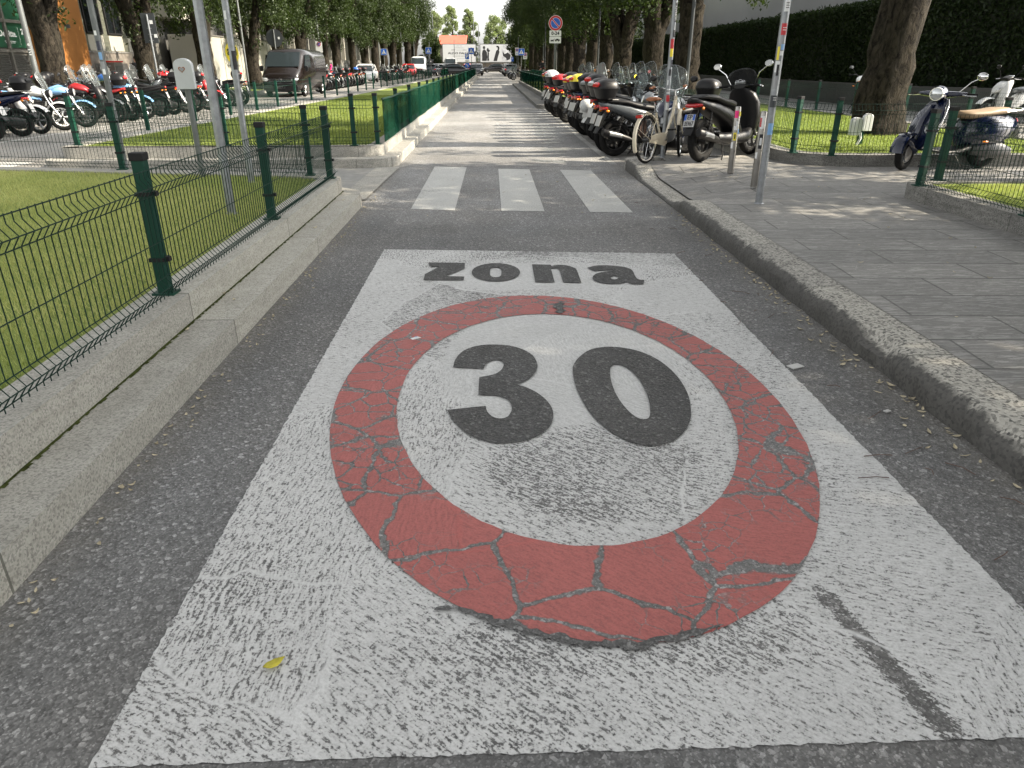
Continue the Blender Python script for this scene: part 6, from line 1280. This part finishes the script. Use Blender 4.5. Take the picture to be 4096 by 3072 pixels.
for y0,y1 in((27.2,29.2),(29.4,31.4),(31.6,33.0),(33.15,34.6)):
    q=pan(e,'louvre_door',y0,y1,.15,1.90,'frame_grey',.02,.05); b=MB()
    for i in range(22): b.box((FX+.06,(y0+y1)/2,.25+i*.074),(.05,y1-y0-.16,.045),ry=R(35))
    o=b.build('louvre','concrete_dark',q,0)
for yy in(31.0,33.08,34.9,35.5,36.1): pan(e,'mullion',yy-.06,yy+.06,.1,8.8,'frame_grey',.05,.16)
for zz in(1.98,3.10,5.45): pan(e,'transom',20,36.4,zz-.06,zz+.06,'frame_grey',.06,.14)
for y0,y1 in((34.98,35.42),(35.58,36.02)): pan(e,'window',y0,y1,.3,8.4,'window_glass',.01,.04)
e=empty('orange_pillar',(FX+.6,37.8,0),0,'tall orange wall slab between the office and the brick building','wall'); rel(e,box_on(e,'slab',FX-1,FX+.35,36.6,38.9,0,9,'orange_wall')); rel(e,box_on(e,'side_lamp',FX+.35,FX+.47,37.2,37.5,3.0,3.15,'sign_back'))
rel(e,box_on(e,'thin_slab',FX+.1,FX+.25,34.7,34.82,0,9,'orange_wall'))
e=empty('waste_bin',(FX+1.1,39.35,.1),0,'grey cabinet with a red lid at the foot of the orange wall','bin'); MB().box((0,.2,.72),(.5,.9,1.44)).build('cabinet','frame_grey',e,0,.02); MB().box((0,.2,1.48),(.56,.98,.07)).build('lid','red_lens',e,0,.01); MB().box((.26,.2,.8),(.02,.7,1.0)).build('door','concrete_dark',e,0,.005)
e=facade_building('brick_building','grey-green brick building with tall dark windows and white panels under them',39.05,45.6,9,'brick_green')
rel(e,box_on(e,'stone_base',FX,FX+.06,39.05,45.6,0,2.0,'stone_base')); rel(e,box_on(e,'ledge',FX,FX+.10,39.05,45.6,2.0,2.07,'concrete'))
for y0,y1 in((39.75,41.3),(41.9,43.4),(44.0,45.3)):
    pan(e,'white_panel',y0,y1,2.09,2.82,'panel_white',.0,.03); q=pan(e,'window',y0,y1,2.9,6.2,'window_glass',-.01,.02)
    b=MB()
    for yy in(y0,(y0+y1)/2,y1): b.box((FX+.04,yy,4.55),(.08,.09,3.3))
    b.box((FX+.04,(y0+y1)/2,2.92),(.1,y1-y0,.08)); b.build('frame','cap_black',q,0)
    q=pan(e,'basement_window',y0+.05,y1-.1,.35,1.5,'slot_dark',.06,.075)
e=facade_building('concrete_building','raw concrete building with a deep dark entrance and a thin bright edge',45.6,57.2,9,'concrete_dark')
for y0,y1 in((46.2,47.9),(51.2,52.4),(54.3,57)): rel(e,box_on(e,'pier',FX,FX+.5,y0,y1,0,9,'concrete'))
rel(e,box_on(e,'lintel',FX,FX+1.6,46.0,53,3.9,9,'panel_white')); rel(e,box_on(e,'bright_edge',FX+.5,FX+.62,52.2,52.36,0,9,'panel_white')); rel(e,box_on(e,'dark_post',FX+.3,FX+.4,50.6,50.85,0,4.5,'slot_dark'))
for k in range(3):
    for j in range(4):
        rel(e,MB().cyl((FX+.5,46.5+k*.5,1.2+j*.7),(FX+.507,46.5+k*.5,1.2+j*.7),.03,n=8).build('tie_hole','slot_dark',e,0))
e=facade_building('long_building','long pale building with vertical fins and grey base running along the left street',57.2,150,10,'concrete')
for i in range(31):
    y=58.4+i*2.95
    rel(e,box_on(e,'fin',FX,FX+.45,y,y+.5,1.9,10,'panel_white' if i%3 else 'concrete')); pan(e,'window',y+.62,y+2.7,3.0,9.5,'window_glass',.0,.03); pan(e,'white_panel',y+.62,y+2.7,2.0,2.9,'panel_white',.0,.05); pan(e,'basement_window',y+.8,y+2.0,.2,1.6,'slot_dark',.0,.02)
# site cabin with the yellow logo
e=empty('site_cabin',(-17.8,55,.1),0,'white site cabin with a round yellow logo behind the third tree','cabin'); MB().box((0,0,1.5),(2.2,16.5,2.9)).build('body','panel_white',e,0,.03)
for yy in(-5.6,-2.2,-.6,4.2): MB().box((1.105,yy,1.5),(.02,.05,2.8)).build('panel_joint','frame_grey',e,0)
for zz,hh in((2.92,.08),(.15,.12)): MB().box((1.12,0,zz),(.06,16.5,hh)).build('trim','frame_grey',e,0)
lg=MB().add([(1.125,-3.95+1.25*math.cos(2*PI*i/40),2.02+.62*math.sin(2*PI*i/40)) for i in range(40)]+[(1.11,-3.95+1.25*math.cos(2*PI*i/40),2.02+.62*math.sin(2*PI*i/40)) for i in range(40)],[tuple(range(40)),tuple(range(40,80))[::-1]]+[(i,(i+1)%40,40+(i+1)%40,40+i) for i in range(40)]).build('yellow_logo','yellow',e,0)
text_mb('anti',.75,lambda u,v:(1.132,-3.95+u,2.12+v),True,width=1.9).build('lettering','ink',lg,0); text_mb('Graffiti Service',.2,lambda u,v:(1.118,-3.95+u,1.28+v),False,width=2.6).build('lettering','ink',e,0)
# end of the street: old wall, billboards, red-roofed house
o=MB().box((-1,151.6,.9),(26,.5,1.9)).build('end_wall','brick_wall',None,0); tag(o,'old dark brick wall closing the street below the billboards','wall')
o=MB().box((8.5,151.5,1.6),(8,.6,3.4)).build('end_wall','brick_wall',None,0); tag(o,'higher stone wall right of the picture billboard','wall')
def billboard(label,x0,x1,z0=1.72,z1=4.82,y=150):
    xc=(x0+x1)/2; e=empty('billboard',(xc,y,z0),0,label,'billboard'); w_=x1-x0; h=z1-z0
    MB().box((0,.10,h/2),(w_+.18,.14,h+.18)).build('frame','galv_dull',e,0,.01); o=MB().box((0,.01,h/2),(w_-.06,.05,h-.06)).build('poster','billboard',e,0)
    for s in(-.35,.35): MB().box((w_*s,.3,-.8),(.12,.12,2.0)).build('support','sign_back',e,0)
    return e,o
e,po=billboard('white billboard lettered ALDO FALLAI at the end of the street',-9.15,-2.85)
TT=lambda s,z,t,w_,b=False,x=0.: text_mb(t,s,lambda u,v:(x+u,-.02,z+v),b,width=w_).build('lettering','ink',po,0)
TT(.5,1.55,'ALDO FALLAI',4.3,True); TT(.30,2.10,'1977',.72,x=-1.15); TT(.30,2.10,'2021',.72,x=1.05); TT(.2,1.05,'PER GIORGIO ARMANI',2.5); TT(.13,2.48,'FOTOGRAFIE DI MODA',1.9); TT(.15,2.82,'ARMANI / SILOS',1.1)
b=MB(); b.box((0,-.02,2.10),(1.0,.004,.02)); b.build('rule','ink',po,0); MB().box((0,-.02,.62),(2.3,.004,.02)).build('rule','ink',po,0)
e,po=billboard('billboard with black-and-white photographs of dressed figures',-2.0,4.15)
b=MB(); b.box((-1.98,-.02,1.55),(1.9,.006,2.8)); b.box((.05,-.02,1.55),(1.75,.006,2.8)); b.build('photo_field','billboard_grey' if 0 else 'billboard',po,0); MB().box((2.05,-.02,1.55),(1.95,.006,2.8)).build('photo_field','billboard_grey',po,0)
def sil(pts,nm='dark_figure',y=-.028): return vprism(MB(),pts,y,y+.004).build(nm,'cloth_black',po,0)
sil([(-2.72,.22),(-1.85,.22),(-1.72,.9),(-1.78,1.7),(-1.98,2.02),(-2.22,2.16),(-2.22,2.3),(-2.10,2.42),(-2.10,2.62),(-2.2,2.78),(-2.45,2.78),(-2.55,2.62),(-2.55,2.42),(-2.42,2.3),(-2.42,2.14),(-2.62,2.0),(-2.72,1.5)])
sil([(-1.75,.25),(-1.35,.25),(-1.42,.8),(-1.38,1.5),(-1.45,1.75),(-1.22,1.9),(-1.2,2.1),(-1.4,2.15),(-1.5,2.45),(-1.72,2.45),(-1.78,2.2),(-1.9,2.12),(-1.75,1.95),(-1.65,1.75)])
sil([(-.55,.2),(.15,.2),(.32,.9),(.62,1.75),(.52,2.1),(.62,2.3),(.6,2.65),(.42,2.82),(.1,2.85),(-.02,2.7),(.1,2.6),(.28,2.55),(.28,2.2),(.0,2.0),(-.2,1.4)])
sil([(1.2,1.9),(1.6,1.4),(2.2,1.7),(2.8,1.2),(2.6,.5),(2.0,.3),(1.9,.7),(1.3,1.1)],'photo_shadow')
e=empty('red_roof_house',(-8,168,0),0,'house with a bright red tiled roof showing above the lettered billboard','house')
MB().box((0,2.5,2.6),(5.6,5,5.2)).build('wall','stone_base',e,0); b=MB(); b.add([(-3.0,-.6,5.25),(2.75,-.6,5.25),(3.05,2.5,7.0),(-3.0,2.5,7.0),(2.75,5.6,5.25),(-3.0,5.6,5.25),(-3.0,-.6,5.13),(2.75,-.6,5.13),(3.05,2.5,6.88),(-3.0,2.5,6.88),(2.75,5.6,5.13),(-3.0,5.6,5.13)],[(0,1,2,3),(3,2,4,5),(6,9,8,7),(9,11,10,8),(0,6,7,1),(1,7,8,2),(2,8,10,4),(4,10,11,5),(0,3,9,6),(3,5,11,9)]); ro=b.build('roof','roof_red',e,0)
b=MB()
for i in range(26): x=-2.9+i*.225; b.tube([(x,-.62,5.27),(x+.02,2.5,7.03)],.03,4)
b.build('roof_rib','roof_red',ro,0); vprism(MB(),[(0,0)]*0+[(2.7,5.2),(2.95,6.95),(2.2,5.2)],2.4,2.5)
b=MB(); b.add([(2.81,.0,5.2),(2.81,5,5.2),(2.81,2.5,6.8)],[(0,1,2)]); b.build('gable','sign_back',e,0)
for i,(x,z) in enumerate([(-7.5,2.6),(-5.2,2.6),(-3.6,2.6)]): pass
for i,(x,y,h) in enumerate([(-3.6,170,10.5),(-2.4,158,8.6),(4.3,170,8.0),(-12.3,170,11)]): pole(f'thin pale mast behind the billboards, {ordn[i]} of four by the pictures and the roof',x,y,0,h,.07,'galv_dull',8,'mast','mast')
b=MB()
for z in(1.4,2.2,3.0,3.8,4.6): b.box((-2.43,152.4,z),(.8,.08,.08))
for x in(-2.8,-2.06): b.box((x,152.4,2.6),(.08,.08,5.2))
tag(b.build('scaffold_frame','galv_dull',None,0),'pale steel frame in the gap between the two billboards','frame')
# ------------------------------------------------ litter
def leafmesh(l,w_,curl,seed):
    r_=random.Random(seed); V=[];F=[]; n=7
    for i in range(n+1):
        t=i/n; ww=w_*math.sin(PI*min(1,t*1.02+.02))**.8*r_.uniform(.85,1.1); z=curl*((t-.5)**2)*4+.003
        V+=[(l*(t-.5),-ww/2,z+curl*.5),(l*(t-.5),0,z),(l*(t-.5),ww/2,z+curl*.4)]
    for i in range(n): k=3*i; F+=[(k,k+3,k+4,k+1),(k+1,k+4,k+5,k+2)]
    return V,F
o=MB().add(*leafmesh(.062,.032,.006,1)).build('fallen_leaf','leaf_yellow',None,60); place(o,(-.607,1.465,.008),R(38)); tag(o,'yellow fallen leaf on the white paint at lower left','leaf'); sm=o.modifiers.new('s','SOLIDIFY'); sm.thickness=.0008
o=MB().add([(-.02,-.01,.003),(.025,-.012,.01),(.035,.004,.004),(.012,.012,.012),(-.03,.006,.006)],[(0,1,2,3,4)]).build('paper_scrap','sign_white',None,0); place(o,(-.46,3.93,.022),.3); tag(o,'torn scrap of blue and white paper on the red ring','litter'); sm=o.modifiers.new('s','SOLIDIFY'); sm.thickness=.001
MB().add([(-.005,-.006,.0145),(.012,-.006,.0145),(.01,.004,.0145),(-.004,.004,.0145)],[(0,1,2,3)]).build('blue_print','lightblue_body',o,0)
for x,y,s,lb in((1.63,3.50,.05,'pale flat scrap on the asphalt by the right kerb'),(1.85,2.95,.02,'small white chip near the lower right kerb')): 
    o=MB().box((0,0,.004),(s*1.6,s,.005),rz=.4).build('paper_scrap','plate',None,0); o.location=(x,y,.002); tag(o,lb,'litter')
def litter(name,N,fx,label,seed,mt='leaf_dry',smin=.02,smax=.055):
    r_=random.Random(seed); b=MB()
    for i in range(N):
        x,y,z=fx(r_); V,F=leafmesh(r_.uniform(smin,smax),r_.uniform(.008,.02),r_.uniform(0,.010),i); a=r_.uniform(0,6.28); m=Matrix.Translation((x,y,z))@Matrix.Rotation(a,4,'Z')@Matrix.Rotation(r_.uniform(-.25,.25),4,'X'); b.add([m@Vector(v) for v in V],F)
    return tag(b.build(name,mt,None,50),label,'leaves',None,'stuff')
litter('leaf_litter',150,lambda r:(2.035-abs(r.gauss(0,.07)),r.choice([r.gauss(3.2,.5),r.gauss(4.8,.7),r.gauss(6.4,.8),r.uniform(1,9)]),.003),'dry leaves gathered in the gutter along the right kerb',1)
litter('leaf_litter',110,lambda r:(-1.47+abs(r.gauss(0,.05)),r.uniform(1.6,9),.003),'dry leaf crumbs in the gutter along the left kerb',2,smin=.012,smax=.035)
litter('leaf_litter',16,lambda r:(r.uniform(-1.95,-1.55),r.uniform(3,8),.153 if 0 else .155),'a few dry leaves on the step of the left kerb',3)
litter('leaf_litter',40,lambda r:(r.uniform(2.6,4.2),r.uniform(3.5,10),.152),'scattered dry leaves on the right-hand pavement',4,smin=.02,smax=.05)
litter('leaf_litter',26,lambda r:(r.uniform(-1.2,1.9),r.uniform(7,22),.004),'scattered dry leaves on the road by the crossing',5,smin=.02,smax=.04)
b=MB(); r_=random.Random(9)
for i in range(26):
    x=r_.uniform(1.55,2.02); y=r_.uniform(1.8,8.5); a=r_.uniform(0,6.28); l=r_.uniform(.03,.13); b.tube([(x,y,.005),(x+l*.5*math.cos(a)+.01,y+l*.5*math.sin(a),.010),(x+l*math.cos(a),y+l*math.sin(a),.005)],.0018,4)
tag(b.build('twigs','leather_dark',None,0),'thin broken twigs lying along the right gutter','twigs',None,'stuff')
print('objects',len(bpy.data.objects))
